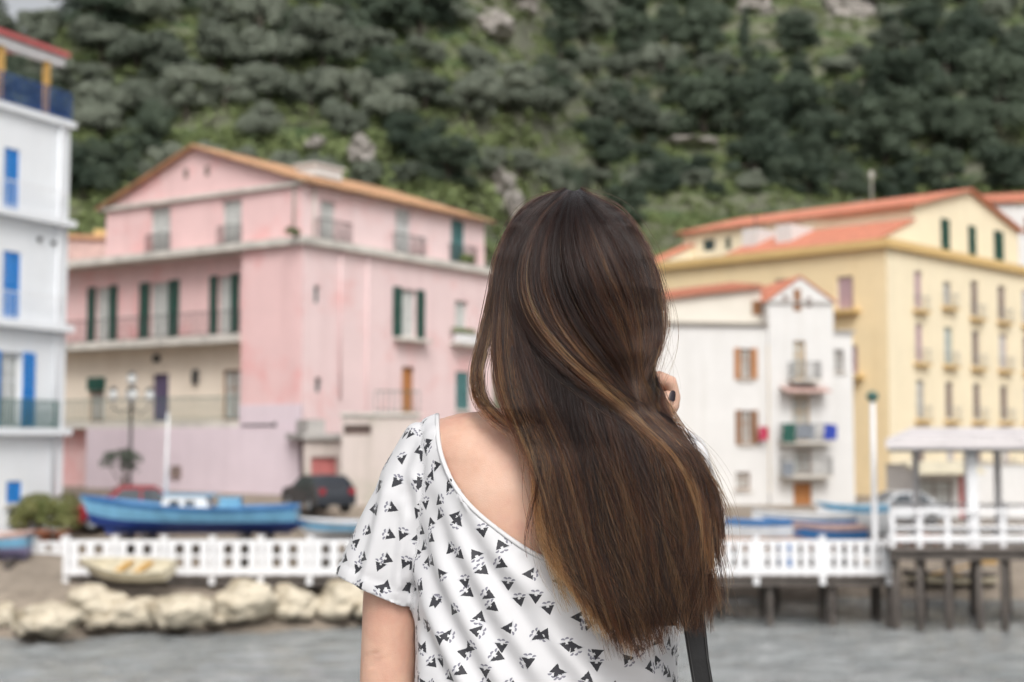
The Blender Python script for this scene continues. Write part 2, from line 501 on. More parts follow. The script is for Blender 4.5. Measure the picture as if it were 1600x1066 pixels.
def make_tree(kind, seed):
    r = random.Random(seed)
    h = 1.0
    lobes = []
    if kind == 'olive':
        nl, R = 26, 2.4
        for i in range(nl):
            a = r.uniform(0, 6.28); q = r.random() ** 0.5 * 2.1
            lobes.append((Vector((q*math.cos(a), q*math.sin(a), 2.4 + r.uniform(-1.0, 1.35) - 0.16*q*q)), r.uniform(0.45, 1.15)))
        size, cnt = 0.125, 8500
    elif kind == 'oak':
        nl = 30
        for i in range(nl):
            a = r.uniform(0, 6.28); q = r.random() ** 0.5 * 2.3
            lobes.append((Vector((q*math.cos(a), q*math.sin(a), 2.9 + r.uniform(-1.9, 2.2) - 0.3*q*q*0.5)), r.uniform(0.5, 1.3)))
        size, cnt = 0.13, 10000
    else:   # tall slender tree
        for i in range(10):
            z = 2.0 + i * 0.75
            lobes.append((Vector((r.uniform(-.35,.35), r.uniform(-.35,.35), z)), max(0.45, 1.15 - abs(i-3)*0.11)))
        size, cnt = 0.13, 4500
    crown = MB()
    leaf_cloud(crown, lobes, cnt, size, seed + 5)
    trunk = MB()
    trunk.tube([(0,0,-0.8), (0.05,0.02,0.6), (r.uniform(-.25,.25), r.uniform(-.25,.25), 1.7), (0.0,0.0,2.6)], [0.30, 0.22, 0.17, 0.11], 8)
    for lb in lobes[:7]:
        c = lb[0]
        trunk.tube([(0.0, 0.0, 1.5), (c.x*0.45, c.y*0.45, 1.5 + (c.z-1.5)*0.6), tuple(c)], [0.12, 0.08, 0.03], 6)
    root = empty('olive_tree' if kind == 'olive' else ('evergreen_tree' if kind == 'oak' else 'slender_tree'))
    crown.build('crown', M['olive' if kind == 'olive' else 'oak'], root)
    trunk.build('trunk', M['bark'], root, True)
    return root
protos = {'olive': [make_tree('olive', 100+i) for i in range(5)],
          'oak': [make_tree('oak', 200+i) for i in range(5)],
          'tall': [make_tree('tall', 300+i) for i in range(2)]}
used_proto = set()
def plant(kind, x, y, s, label, group, sz=None):
    r = random.Random(int(x*977 + y*131))
    p = r.choice(protos[kind])
    if id(p) not in used_proto:
        used_proto.add(id(p)); o = p
    else:
        o = copy_tree(p)
    o.location = (x, y, ground_z(x, y) - 0.15)
    o.rotation_euler = (0, 0, r.uniform(0, 6.28))
    o.scale = (s, s * r.uniform(0.9, 1.1), s * (sz or r.uniform(0.85, 1.1)))
    cat = 'tree'
    return tag(o, label, cat, group)
def hill_hit(px, py):
    d = ray(px, py)
    lo = 60.0
    prev = lo
    y = lo
    while y < 420:
        p = CAM + d * (y / d.y)
        if ground_z(p.x, p.y) > p.z:
            return p
        y += 0.8
    return None
ROCKS = [
        (1322, 25, 42, 34, 'pale rock face at the top of the hill, right'), (768, 44, 32, 28, 'pale rock outcrop high on the hill left of the centre'),
        (815, 14, 22, 24, 'small rock outcrop at the hilltop above the woman'), (1185, 18, 34, 22, 'tan rock outcrop at the hilltop right of the centre'),
        (565, 240, 22, 30, 'grey rock just behind the pink roof chimney'), (775, 288, 30, 24, 'grey rock beside the end of the pink roof'),
        (795, 335, 24, 40, 'grey rock left of the woman\'s head'), (1080, 225, 40, 10, 'bare reddish bank between the dark trees'), (495, 232, 16, 16, 'small grey rock left of the roof chimney')]
taken = []
ZONES = {}
def zone_label(kind, px, py):
    what = {'olive': 'grey green olive tree', 'oak': 'dark evergreen tree', 'tall': 'tall slender dark tree'}[kind]
    side = 'above pink house' if px < 470 else ('behind pink roof end' if px < 760 else ('above woman\'s head' if px < 1040 else ('above yellow building' if px < 1400 else 'at right edge')))
    row = 'along hilltop' if py < 75 else ('halfway up hill' if py < 190 else 'low on hill')
    return f'{what} {row} {side}', f'hill trees: {what} {row} {side}'
def try_plant(kind, px, py, s, gap):
    for (rx, ry, rw, rh, _) in ROCKS:
        if abs(px - rx) < rw*1.25 + 12*s and -rh*0.3 < py - ry < rh + 62*s: return False
    p = hill_hit(px, py)
    if p is None or p.y < 79: return False
    for (qx, qy, qs) in taken:
        if (p.x-qx)**2 + (p.y-qy)**2 < (gap * (s + qs) * 0.5) ** 2: return False
    taken.append((p.x, p.y, s))
    lb, g = zone_label(kind, px, py)
    ZONES.setdefault(lb, []).append((px, plant(kind, p.x, p.y, s, lb, g)))
    return True
# big trees that stand out, read off the photograph: (kind, base pixel, size)
big = [('oak', 935, 262, 1.25), ('oak', 1180, 285, 1.75), ('oak', 1100, 215, 1.6), ('oak', 1385, 262, 1.7), ('oak', 1560, 215, 1.9),
       ('oak', 1480, 130, 1.9), ('oak', 1090, 100, 1.5), ('oak', 980, 350, 1.0), ('oak', 645, 275, 0.95), ('oak', 700, 300, 0.85),
       ('oak', 590, 70, 1.5), ('oak', 655, 62, 1.4), ('oak', 880, 45, 1.4), ('oak', 1570, 300, 1.1), ('oak', 1470, 300, 1.0), ('olive', 960, 165, 1.15),
       ('olive', 265, 140, 1.25), ('olive', 345, 130, 1.2), ('olive', 430, 120, 1.35), ('olive', 505, 135, 1.35), ('olive', 160, 105, 1.25), ('olive', 215, 120, 1.2),
       ('olive', 150, 205, 1.1), ('olive', 230, 195, 1.05), ('olive', 290, 190, 1.0), ('olive', 350, 185, 1.0), ('olive', 420, 185, 1.05), ('olive', 485, 190, 1.0), ('olive', 545, 195, 1.0),
       ('olive', 605, 195, 1.0), ('olive', 665, 190, 1.0), ('olive', 730, 195, 1.0), ('olive', 790, 195, 1.05), ('olive', 850, 190, 1.05),
       ('oak', 170, 300, 0.8), ('oak', 235, 262, 0.8), ('oak', 130, 330, 0.7), ('olive', 140, 280, 0.8)]
for k, px, py, s in big:
    try_plant(k, px, py, s, 1.6)
r = random.Random(5)
for i in range(2600):
    px = r.uniform(-40, 1640)
    py = r.uniform(-42, 315)
    if 200 < py < 265 and 230 < px < 900 and r.random() < 0.85: continue
    right = smoothstep(880, 1080, px)
    kind = 'oak' if r.random() < 0.22 + 0.55 * right + (0.3 if py < 40 and px < 800 else 0) else 'olive'
    if px > 1150 and py < 110 and r.random() < 0.25: kind = 'tall'
    s = r.uniform(0.7, 1.35) if kind != 'oak' else r.uniform(0.7, 1.6)
    if py > 265: s *= 0.6
    if len(taken) < 285:
        try_plant(kind, px, py, s, 3.7)

ORD = 'leftmost second third fourth fifth sixth seventh eighth ninth tenth eleventh twelfth thirteenth fourteenth fifteenth sixteenth seventeenth eighteenth nineteenth twentieth twenty-first twenty-second twenty-third twenty-fourth twenty-fifth twenty-sixth twenty-seventh twenty-eighth twenty-ninth thirtieth'.split()
for lb, lst in ZONES.items():
    lst.sort(key=lambda q: q[0])
    for k, (_, o) in enumerate(lst):
        if len(lst) > 1:
            o['label'] = lb + (', leftmost' if k == 0 else (', rightmost' if k == len(lst)-1 else f', {ORD[min(k, 29)]} from left'))
# low growth on the slope: nobody could count it
mb = MB()
r = random.Random(9)
for i in range(4200):
    px, py = r.uniform(60, 1640), r.uniform(0, 420)
    p = hill_hit(px, py)
    if p is None or p.y < 76: continue
    rad = r.uniform(0.45, 1.25)
    leaf_cloud(mb, [(Vector((p.x, p.y, p.z + 0.2)), rad), (Vector((p.x + rad*r.uniform(-1,1), p.y, p.z + 0.3)), rad*0.7)], 42, 0.22, i, 0.75)
sh = mb.build('undergrowth', M['shrub'])
tag(sh, 'yellow green scrub and grass covering the hillside', 'undergrowth', kind='stuff')

# rock faces showing through
def rock_mesh(name, rad, seed, sub=3, rough=0.28, flat=0.6, cuts=7):
    bm = bmesh.new()
    bmesh.ops.create_icosphere(bm, subdivisions=sub, radius=1.0)
    r = random.Random(seed)
    off = Vector((r.uniform(0, 99), r.uniform(0, 99), r.uniform(0, 99)))
    planes = []
    for _ in range(cuts):
        d = Vector((r.gauss(0,1), r.gauss(0,1), r.gauss(0,1))).normalized()
        planes.append((d, r.uniform(0.62, 0.9)))
    for v in bm.verts:
        p = v.co.copy()
        for d, k in planes:
            e = p.dot(d) - k
            if e > 0: p -= d * e * 0.85
        nz = mnoise.fractal(p * 1.6 + off, 1.0, 2.0, 5)
        p *= 1 + rough * nz
        v.co = Vector((p.x * rad[0], p.y * rad[1], p.z * rad[2]))
    me = bpy.data.meshes.new(name)
    bm.to_mesh(me); bm.free()
    return me
M['cliff'] = stucco('pale_cliff', (0.30, 0.275, 0.25), (0.15, 0.14, 0.125), (0.24, 0.19, 0.15), 0.6, 0.6)
for i, (px, py, w, h, lab) in enumerate(ROCKS):
    p = hill_hit(px, py)
    if p is None: continue
    sc = p.y / FPX
    o = link('rock_outcrop', rock_mesh('rock_outcrop', (w*sc, 3.0, h*sc), 50+i, 4, 0.45), M['cliff'])
    o.location = p + Vector((0, 0.3, 0))
    tag(o, lab, 'rock', 'rock outcrops on the hill')

# ------------------------------------------------------------------ buildings
Zv = Vector((0, 0, 1))
class Face:
    """a wall plane of a building, in the building's local frame: u along it, d outwards"""
    def __init__(s, root, origin, u, nrm):
        s.root, s.o, s.u, s.n = root, Vector(origin), Vector(u).normalized(), Vector(nrm).normalized()
        s.M = Matrix.Translation(root.location) @ Matrix.Rotation(root.rotation_euler.z, 4, 'Z')
    def p(s, u, z, d=0.0):
        return s.o + s.u * u + Zv * z + s.n * d
    def uz(s, px, py):
        o = s.M @ s.o
        nn = s.M.to_3x3() @ s.n
        d = ray(px, py)
        w = CAM + d * ((o - CAM).dot(nn) / d.dot(nn))
        q = s.M.inverted() @ w - s.o
        return q.dot(s.u), q.z
    def rect(s, x0, y0, x1, y1):
        cx, cy = (x0+x1)/2, (y0+y1)/2
        a, b_ = s.uz(x0, cy)[0], s.uz(x1, cy)[0]
        t, q = s.uz(cx, y0)[1], s.uz(cx, y1)[1]
        return min(a, b_), max(a, b_), q, t
    def box(s, mb, u0, u1, z0, z1, d0, d1):
        q = [s.p(u, z, d) for z in (z0, z1) for (u, d) in ((u0, d0), (u1, d0), (u1, d1), (u0, d1))]
        return mb.add(q, [(0,3,2,1),(4,5,6,7),(0,1,5,4),(1,2,6,5),(2,3,7,6),(3,0,4,7)])
def wall(face, u0, u1, z0, z1, holes, mat, name='wall', reveal=0.28, top=None):
    """wall sheet with real openings and reveals; top(u) raises the upper edge (gables)"""
    us = sorted(set([u0, u1] + [min(max(h[k], u0), u1) for h in holes for k in (0, 1)]))
    zs = sorted(set([z0, z1] + [min(max(h[k], z0), z1) for h in holes for k in (2, 3)]))
    mb = MB()
    for a, b_ in zip(us, us[1:]):
        for c, d in zip(zs, zs[1:]):
            mu, mz = (a+b_)/2, (c+d)/2
            if any(h[0] < mu < h[1] and h[2] < mz < h[3] for h in holes): continue
            mb.add([face.p(a, c), face.p(b_, c), face.p(b_, d), face.p(a, d)], [(0, 1, 2, 3)])
    for h in holes:
        a, b_, c, d = h
        for (p1, p2) in (((a, c), (b_, c)), ((b_, c), (b_, d)), ((b_, d), (a, d)), ((a, d), (a, c))):
            mb.add([face.p(*p1), face.p(*p2), face.p(*p2, -reveal), face.p(*p1, -reveal)], [(0, 1, 2, 3)])
    return mb.build(name, mat, face.root)
def shutter_mesh(face, u0, u1, z0, z1, d):
    mb = MB()
    e = min(0.07, (u1-u0)*0.18)
    face.box(mb, u0, u0+e, z0, z1, d, d+0.045)
    face.box(mb, u1-e, u1, z0, z1, d, d+0.045)
    for k in (0.0, 0.48, 1.0):
        zc = z0 + (z1-z0-e)*k
        face.box(mb, u0+e, u1-e, zc, zc+e, d+0.002, d+0.043)
    nz = max(5, int((z1-z0)/0.11))
    for i in range(nz):
        zc = z0 + e + (z1-z0-2*e)*(i+0.15)/nz
        q = [face.p(u, zz, dd) for (zz, dd) in ((zc, d+0.038), (zc+0.015, d+0.04), (zc+0.085, d+0.008), (zc+0.07, d+0.006)) for u in (u0+e, u1-e)]
        mb.add(q, [(0,1,3,2),(2,3,5,4),(4,5,7,6),(6,7,1,0)])
    return mb
def window(face, h, kind='glass', frame='offwhite', shut='green_shutter', sill=True, name='window', sillmat='ledge', curtain=True):
    u0, u1, z0, z1 = h
    fw = min(0.07, (u1-u0)*0.12)
    mb = MB()
    dd = -0.2
    face.box(mb, u0, u0+fw, z0, z1, dd, dd+0.06); face.box(mb, u1-fw, u1, z0, z1, dd, dd+0.06)
    face.box(mb, u0+fw, u1-fw, z1-fw, z1, dd+0.002, dd+0.058); face.box(mb, u0+fw, u1-fw, z0, z0+fw, dd+0.002, dd+0.058)
    if kind in ('glass', 'open'):
        um = (u0+u1)/2
        face.box(mb, um-fw*0.5, um+fw*0.5, z0+fw, z1-fw, dd+0.004, dd+0.064)
        zm = z0 + (z1-z0)*0.62
        face.box(mb, u0+fw, um-fw*.5, zm, zm+fw*0.6, dd+0.006, dd+0.054); face.box(mb, um+fw*.5, u1-fw, zm, zm+fw*0.6, dd+0.006, dd+0.054)
    w = mb.build(name, M[frame], face.root)
    g = MB(); face.box(g, u0+fw*0.6, u1-fw*0.6, z0+fw*0.6, z1-fw*0.6, dd+0.012, dd+0.024)
    if kind in ('glass', 'open'):
        g.build('pane', M['glass'], w)
        bk = MB(); face.box(bk, u0, u1, z0, z1, dd-0.14, dd-0.10); bk.build('lining', M['grey_blind'], w)
        if curtain:
            c = MB()
            for a, b_ in ((u0+fw, (u0+u1)/2-0.03), ((u0+u1)/2+0.03, u1-fw)):
                nseg = 12
                ring = []
                for i in range(nseg+1):
                    u = a + (b_-a)*i/nseg
                    ring.append((u, dd+0.034+0.012*math.sin(i*2.1)))
                rows = [[face.p(u, z, d) for (u, d) in ring] for z in (z0+fw, z1-fw)]
                c.loft(rows, cap=False, closed=False)
            c.build('curtain', M['curtain'], w)
    if kind == 'open':
        sw = (u1-u0)*0.5
        for (a, b_) in ((u0-sw, u0+0.015), (u1-0.015, u1+sw)):
            shutter_mesh(face, a, b_, z0-0.03, z1+0.03, 0.03).build('shutter', M[shut], w)
    elif kind == 'closed':
        um = (u0+u1)/2
        for (a, b_) in ((u0+0.01, um-0.006), (um+0.006, u1-0.01)):
            shutter_mesh(face, a, b_, z0+0.01, z1-0.01, -0.08).build('shutter', M[shut], w)
    elif kind == 'blind':
        bl = MB()
        nz = max(6, int((z1-z0)/0.14))
        for i in range(nz):
            face.box(bl, u0+fw, u1-fw, z0+fw+(z1-z0-2*fw)*i/nz, z0+fw+(z1-z0-2*fw)*(i+0.9)/nz, dd+0.03, dd+0.06)
        bl.build('blind', M[shut], w)
        g.build('pane', M['glass'], w)
    elif kind == 'door':
        um = (u0+u1)/2
        for (a, b_) in ((u0+fw, um-0.006), (um+0.006, u1-fw)):
            d_ = MB()
            face.box(d_, a, b_, z0+fw, z1-fw, dd+0.01, dd+0.04)
            for k in range(3):
                zz = z0+fw + (z1-z0-2*fw)*(k+0.12)/3
                face.box(d_, a+(b_-a)*.18, b_-(b_-a)*.18, zz, zz+(z1-z0)*0.23, dd+0.04, dd+0.055)
            d_.build('door_leaf', M[shut], w)
    if sill:
        sm = MB(); face.box(sm, u0-0.12, u1+0.12, z0-0.12, z0-0.01, -0.05, 0.12); sm.build('sill', M[sillmat], w)
    return w
def railing(face, u0, u1, z0, h=0.95, d=0.9, mat='iron', ends=True, step=0.14, name='railing', thick=0.012):
    mb = MB()
    face.box(mb, u0, u1, z0+h-0.04, z0+h, d-0.02, d+0.02)
    face.box(mb, u0, u1, z0+0.08, z0+0.11, d-0.015, d+0.015)
    k = max(2, int((u1-u0)/step))
    for i in range(k+1):
        u = u0 + (u1-u0)*i/k
        face.box(mb, u-thick, u+thick, z0, z0+h-0.04, d-thick, d+thick)
    if ends:
        for u in (u0, u1):
            face.box(mb, u-0.016, u+0.016, z0+h-0.038, z0+h-0.004, 0.0, d-0.021)
            for j in range(1, max(2, int(d/0.16))):
                dj = d*j/max(2, int(d/0.16))
                face.box(mb, u-thick, u+thick, z0, z0+h-0.04, dj-thick, dj+thick)
    return mb.build(name, M[mat], face.root)
def slab(face, u0, u1, z0, z1, d0, d1, mat='ledge', name='balcony_slab'):
    mb = MB(); face.box(mb, u0, u1, z0, z1, d0, d1); return mb.build(name, M[mat], face.root)
def tile_roof(root, A, B, Cc, D, mat, name='roof', rows=0.34, thick=0.12, parent=None):
    """sloped sheet of barrel tiles: eave A-B, ridge D-C (local points); ribs run down the slope"""
    A, B, Cc, D = map(Vector, (A, B, Cc, D))
    L = max((B-A).length, (Cc-D).length)
    k = max(4, int(L/rows)) * 4
    nrm = (B-A).cross(D-A).normalized()
    if nrm.z < 0: nrm = -nrm
    vs_, fs_ = [], []
    nv = 10
    for j in range(nv+1):
        for i in range(k+1):
            lo, hi = A.lerp(B, i/k), D.lerp(Cc, i/k)
            p = lo.lerp(hi, j/nv)
            hgt = 0.055 * (1 if i % 4 in (1, 2) else 0) + (0.02 if j % 2 else 0)
            vs_.append(p + nrm*hgt)
    for j in range(nv):
        for i in range(k):
            q = j*(k+1)+i
            fs_.append((q, q+1, q+k+2, q+k+1))
    mb = MB().add(vs_, fs_)
    dn = -nrm*thick
    mb.add([A+dn, B+dn, Cc+dn, D+dn], [(0, 1, 2, 3)])
    for (p, q) in ((A, B), (B, Cc), (Cc, D), (D, A)):
        mb.add([p, q, q+dn, p+dn], [(0, 1, 2, 3)])
    return mb.build(name, M[mat], parent or root)
def pipe(face, u, z0, z1, mat='grey_iron', d=0.08, name='drainpipe'):
    return MB().tube([face.p(u, z0, d), face.p(u, z1, d)], 0.05, 8).build(name, M[mat], face.root, True)

def narrow(h, k): return (h[0]+(h[1]-h[0])*k, h[1]-(h[1]-h[0])*k, h[2], h[3])
# ---- pink house: near corner seen at pixel 470, one long face to the right, galleries to the left
PA = math.atan2(0.829, 0.559)
pk = empty('pink_house', P(470, 766, 54.0), PA)
tag(pk, 'large pink house with green shutters, galleries and a shallow tiled gable roof', 'house')
pR = Face(pk, (0, 0, 0), (1, 0, 0), (0, -1, 0))            # right face
pL = Face(pk, (0, 0, 0), (0, 1, 0), (-1, 0, 0))            # corner block, left face
pG = Face(pk, (0.75, 0, 0), (0, 1, 0), (-1, 0, 0))         # set-back gallery wall
zled = pR.uz(472, 381)[1]                                  # ledge under the top storey
zeave = pR.uz(462, 278)[1]
LEN = pR.uz(770, 500)[0]
BW = pL.uz(377, 500)[0]                                    # width of the corner block
GL = 21.0                                                  # total length of the left front
hR = [pR.rect(613, 452, 662, 526), pR.rect(711, 470, 731, 518), pR.rect(491, 446, 500, 474), pR.rect(493, 590, 503, 613),
      pR.rect(628, 573, 648, 652), pR.rect(712, 581, 733, 640)]
hR[0] = narrow(hR[0], 0.25)
wall(pR, 0, LEN, -0.6, zled, hR, M['pink_lit'])
window(pR, hR[0], 'open'); window(pR, hR[1], 'glass'); window(pR, hR[2], 'glass', sill=False, curtain=False, frame='teal'); window(pR, hR[3], 'glass', sill=False, curtain=False, frame='teal')
window(pR, hR[4], 'door', 'brown_wood', 'orange_wood', sill=False, name='door'); window(pR, hR[5], 'closed', 'teal', 'teal')
a, b_, c, d = hR[0]
slab(pR, a-0.5, b_+0.6, c-0.22, c-0.1, 0, 0.42, 'ledge', 'window_ledge')
a, b_, c, d = hR[1]
pl_ = MB(); pR.box(pl_, a-0.3, b_+0.5, c-0.5, c-0.14, 0.13, 0.42); pb = pl_.build('planter_box', M['white_paint'], pk)
lf = MB(); leaf_cloud(lf, [(pR.p(a+0.3*i, c-0.05, 0.28), 0.22) for i in range(-1, 4)], 260, 0.07, 3); lf.build('planter_leaves', M['shrub'], pb)
slab(pR, a-0.4, b_+0.6, c-0.66, c-0.52, 0, 0.5, 'ledge', 'window_ledge')
# corner block left face, gallery walls
wall(pL, 0, BW, -0.6, zled, [], M['pink'])
ret = Face(pk, (0, BW, 0), (1, 0, 0), (0, 1, 0))
wall(ret, 0, 0.75, -0.6, zled, [], M['pink'], 'return_wall')
zg2 = pG.uz(240, 536)[1]           # upper gallery floor
zg1 = pG.uz(240, 662)[1]           # lower gallery floor, top of the lilac wall
hG3 = [pG.rect(137, 449, 185, 530), pG.rect(218, 441, 282, 524), pG.rect(328, 431, 375, 517)]
hG2 = [pG.rect(139, 590, 163, 664), pG.rect(237, 584, 263, 656), pG.rect(347, 578, 376, 653)]
hG3n = [(narrow(h, 0.26)[0], narrow(h, 0.26)[1], zg2+0.16, h[3]) for h in hG3]
hG2n = [(h[0], h[1], zg1+0.1, h[3]) for h in hG2]
wall(pG, BW, GL, zg2, zled, hG3n, M['pink'])
wall(pG, BW, GL, zg1-0.3, zg2-0.003, hG2n, M['cream'], 'gallery_wall')
for h in hG3n: window(pG, h, 'open', sill=False)
window(pG, hG2n[0], 'open', 'brown_wood', 'brown_wood', sill=False) if False else window(pG, hG2n[0], 'glass', 'brown_wood', sill=False)
aw = MB(); pG.box(aw, hG2n[0][0]-0.05, hG2n[0][1]+0.05, hG2n[0][3]-0.55, hG2n[0][3], 0.01, 0.09); aw.build('rolled_awning', M['green_shutter'], pk)
window(pG, hG2n[1], 'door', 'purple_door', 'purple_door', sill=False, name='door'); window(pG, hG2n[2], 'glass', 'brown_wood', sill=False)
slab(pG, BW, GL, zg2-0.22, zg2+0.1, 0, 0.95, 'ledge', 'gallery_floor')
railing(pG, BW, GL, zg2+0.1, 0.95, 0.85, 'iron', False, 0.2)
slab(pG, BW, GL, zg1-0.2, zg1+0.08, 0, 0.78, 'ledge', 'gallery_floor')
railing(pG, BW, GL, zg1+0.08, 0.95, 0.7, 'green_iron', False, 0.2)
pLL = Face(pk, (-0.05, 0, 0), (0, 1, 0), (-1, 0, 0))
LIL = pLL.uz(136, 720)[0]
lw = MB(); pLL.box(lw, 0.0, LIL, -0.45, zg1-0.2, -0.75, 0.06); lw.build('lilac_wall', M['lilac'], pk)
lz = pL.uz(420, 632)[1]
lw = MB(); pL.box(lw, 0.0, BW, zg1-0.19, lz, -0.1, 0.04); lw.build('lilac_patch', M['lilac'], pk)
bw = MB(); pLL.box(bw, -0.02, GL, -1.6, -0.46, -1.0, 0.25); bw.build('stone_base', M['stone'], pk)
sg = MB(); pL.box(sg, LIL, GL, -0.45, zg1-0.21, -1.2, -0.6); sg.build('recessed_wall', M['pink'], pk)
cb = MB()
for (x0, y0, x1, y1) in ((430, 660, 433, 700), (380, 663, 432, 666)):
    u0, u1, z0, z1 = pL.rect(x0, y0, x1, y1)
    pL.box(cb, u0, u1+0.02, z0, z1, 0.06, 0.09)
cb.build('hanging_cable', M['iron'], pk)
u0, u1, z0, z1 = pLL.rect(271, 728, 285, 746)
cb = MB(); pLL.box(cb, u0, u1, z0, z1, 0.06, 0.16); cb.build('meter_box', M['grey_blind'], pk)
for (fx, x0, y0, x1, y1) in ((pG, 303, 580, 311, 600), (pG, 242, 556, 250, 566)):
    u0, u1, z0, z1 = fx.rect(x0, y0, x1, y1)
    cb = MB(); fx.box(cb, u0, u1, z0, z1, 0.0, 0.14); fx.box(cb, u0+.05, u1-.05, z1, z1+0.06, 0.02, 0.1); cb.build('wall_lamp', M['iron'], pk)
# ledge / terrace edge below the top storey
lm = MB(); pR.box(lm, -0.25, LEN+0.2, zled, zled+0.28, -0.9, 0.28); lm.build('cornice', M['ledge'], pk)
lm = MB(); pL.box(lm, 0.9, GL, zled-0.003, zled+0.277, -1.9, 0.30); lm.build('terrace_edge', M['ledge'], pk)
# top storey
OFF = 0.35
tR = Face(pk, (OFF, OFF, 0), (1, 0, 0), (0, -1, 0))
tL = Face(pk, (OFF, OFF, 0), (0, 1, 0), (-1, 0, 0))
TLEN = tR.uz(757, 400)[0]
TW = tL.uz(166, 340)[0]
hT = [tR.rect(501, 314, 525, 378), tR.rect(618, 326, 643, 402), tR.rect(705, 344, 725, 410)]
hT = [(a, b_, max(c, zled+0.34), d) for a, b_, c, d in hT]
wall(tR, 0, TLEN, zled+0.28, zeave, hT, M['pink_lit'])
window(tR, hT[0], 'glass', sill=False); window(tR, hT[1], 'glass', 'white_paint', sill=False); window(tR, hT[2], 'closed', 'teal', 'teal', sill=False)
for h in hT: railing(tR, h[0]-0.25, h[1]+0.6, zled+0.3, 0.85, 0.3, 'iron', True, 0.16)
hTL = [tL.rect(234, 322, 266, 392), tL.rect(346, 312, 377, 380)]
hTL = [(a, b_, max(c, zled+0.34), d) for a, b_, c, d in hTL]
wall(tL, 0, TW, zled+0.27, zeave, hTL, M['pink'])
for h in hTL:
    window(tL, h, 'glass', sill=False)
    railing(tL, h[0]-0.1, h[1]+0.1, zled+0.3, 0.8, 0.12, 'iron', False, 0.14)
# gable
zpk = zeave + 2.05
gm = MB().add([tL.p(0, zeave), tL.p(TW, zeave), tL.p(TW*0.52, zpk)], [(0, 1, 2)])
gm.build('gable', M['pink'], pk)
sl = MB(); tL.box(sl, -0.1, TW+0.25, zeave-0.12, zeave+0.03, 0.0, 0.2); sl.build('string_course', M['ledge'], pk)
for (x, y) in ((291, 271), (324, 267)):
    u, z = tL.uz(x, y)
    vm = MB(); tL.box(vm, u-0.12, u+0.12, z-0.2, z+0.2, -0.02, 0.03); vm.build('gable_vent', M['grey_blind'], pk)
fl_ = 1.0
ov = 0.35
r0, r1 = tL.p(TW*0.52, zpk+0.05, ov), tL.p(TW*0.52, zpk+0.05, -TLEN-ov)
e0, e1 = tL.p(-ov*1.2, zeave-0.02, ov), tL.p(-ov*1.2, zeave-0.02, -TLEN-ov)
f0, f1 = tL.p(TW+ov, zeave-0.02, ov), tL.p(TW+ov, zeave-0.02, -TLEN-ov)
rf = tile_roof(pk, e0, e1, r1, r0, 'tile_orange', thick=0.06)
tile_roof(pk, f0, f1, r1, r0, 'tile_orange', thick=0.06)
# rear walls keep it a solid house
bm_ = MB()
bm_.add([tL.p(0, zled, -TLEN), tL.p(TW, zled, -TLEN), tL.p(TW, zeave, -TLEN), tL.p(TW*.52, zpk, -TLEN), tL.p(0, zeave, -TLEN)], [(0, 1, 2, 3, 4)])
bm_.add([tL.p(TW, zled, 0), tL.p(TW, zled, -TLEN), tL.p(TW, zeave, -TLEN), tL.p(TW, zeave, 0)], [(0, 1, 2, 3)])
bm_.add([pR.p(LEN, -1, 0), pR.p(LEN, -1, -GL), pR.p(LEN, zled, -GL), pR.p(LEN, zled, 0)], [(0, 1, 2, 3)])
bm_.add([pR.p(0.9, -1, -GL), pR.p(LEN, -1, -GL), pR.p(LEN, zled, -GL), pR.p(0.9, zled, -GL)], [(0, 1, 2, 3)])
bm_.add([pR.p(0.0, zled+0.2, -0.4), pR.p(LEN, zled+0.2, -0.4), pR.p(LEN, zled+0.2, -GL), pR.p(0.9, zled+0.2, -GL)], [(0, 1, 2, 3)])
bm_.build('rear_wall', M['pink_lit'], pk)
# skylight box on the roof
q0 = e0.lerp(e1, 0.30).lerp(r0.lerp(r1, 0.30), 0.55)
sk = MB(); sk.box((q0.x-0.2, q0.y-0.7, q0.z-0.1), (q0.x+1.5, q0.y+0.4, q0.z+0.36)); sk.box((q0.x-0.3, q0.y-0.8, q0.z+0.36), (q0.x+1.6, q0.y+0.5, q0.z+0.44))
sk.build('roof_hatch', M['white_wall'], rf)
for px in (452, 477): 
    pass
pipe(tR, 0.55, zled+0.3, zeave-0.1, 'ledge'); pipe(tL, 0.4, zled+0.3, zeave-0.1, 'stone')
u_ = pR.uz(572, 500)[0]; pipe(pR, u_, 0.0, zled, 'pink_lit')
u_ = pR.uz(530, 500)[0]; pipe(pR, u_, 3.5, zled, 'pink_lit')
# things growing on its ledge
for (x, y, s_, lab) in ((458, 372, 0.25, 'weeds sprouting on the pink corner ledge'), (730, 405, 0.5, 'potted shrub on the pink house ledge by the last window')):
    u, z = pR.uz(x, y)
    o = MB(); leaf_cloud(o, [(pR.p(u+0.2*i, zled+0.28+s_*0.55, -0.02), s_*0.55) for i in (-1, 0, 1)], 220, 0.09, 8)
    ob = empty('ledge_plant'); o2 = o.build('foliage', M['shrub'], ob)
    st = MB().tube([pR.p(u, zled+0.27, 0), pR.p(u, zled+0.28+s_*0.6, 0)], 0.02, 6).build('stem', M['bark'], ob)
    ob.location = pk.location; ob.rotation_euler = pk.rotation_euler
    tag(ob, lab, 'plant')

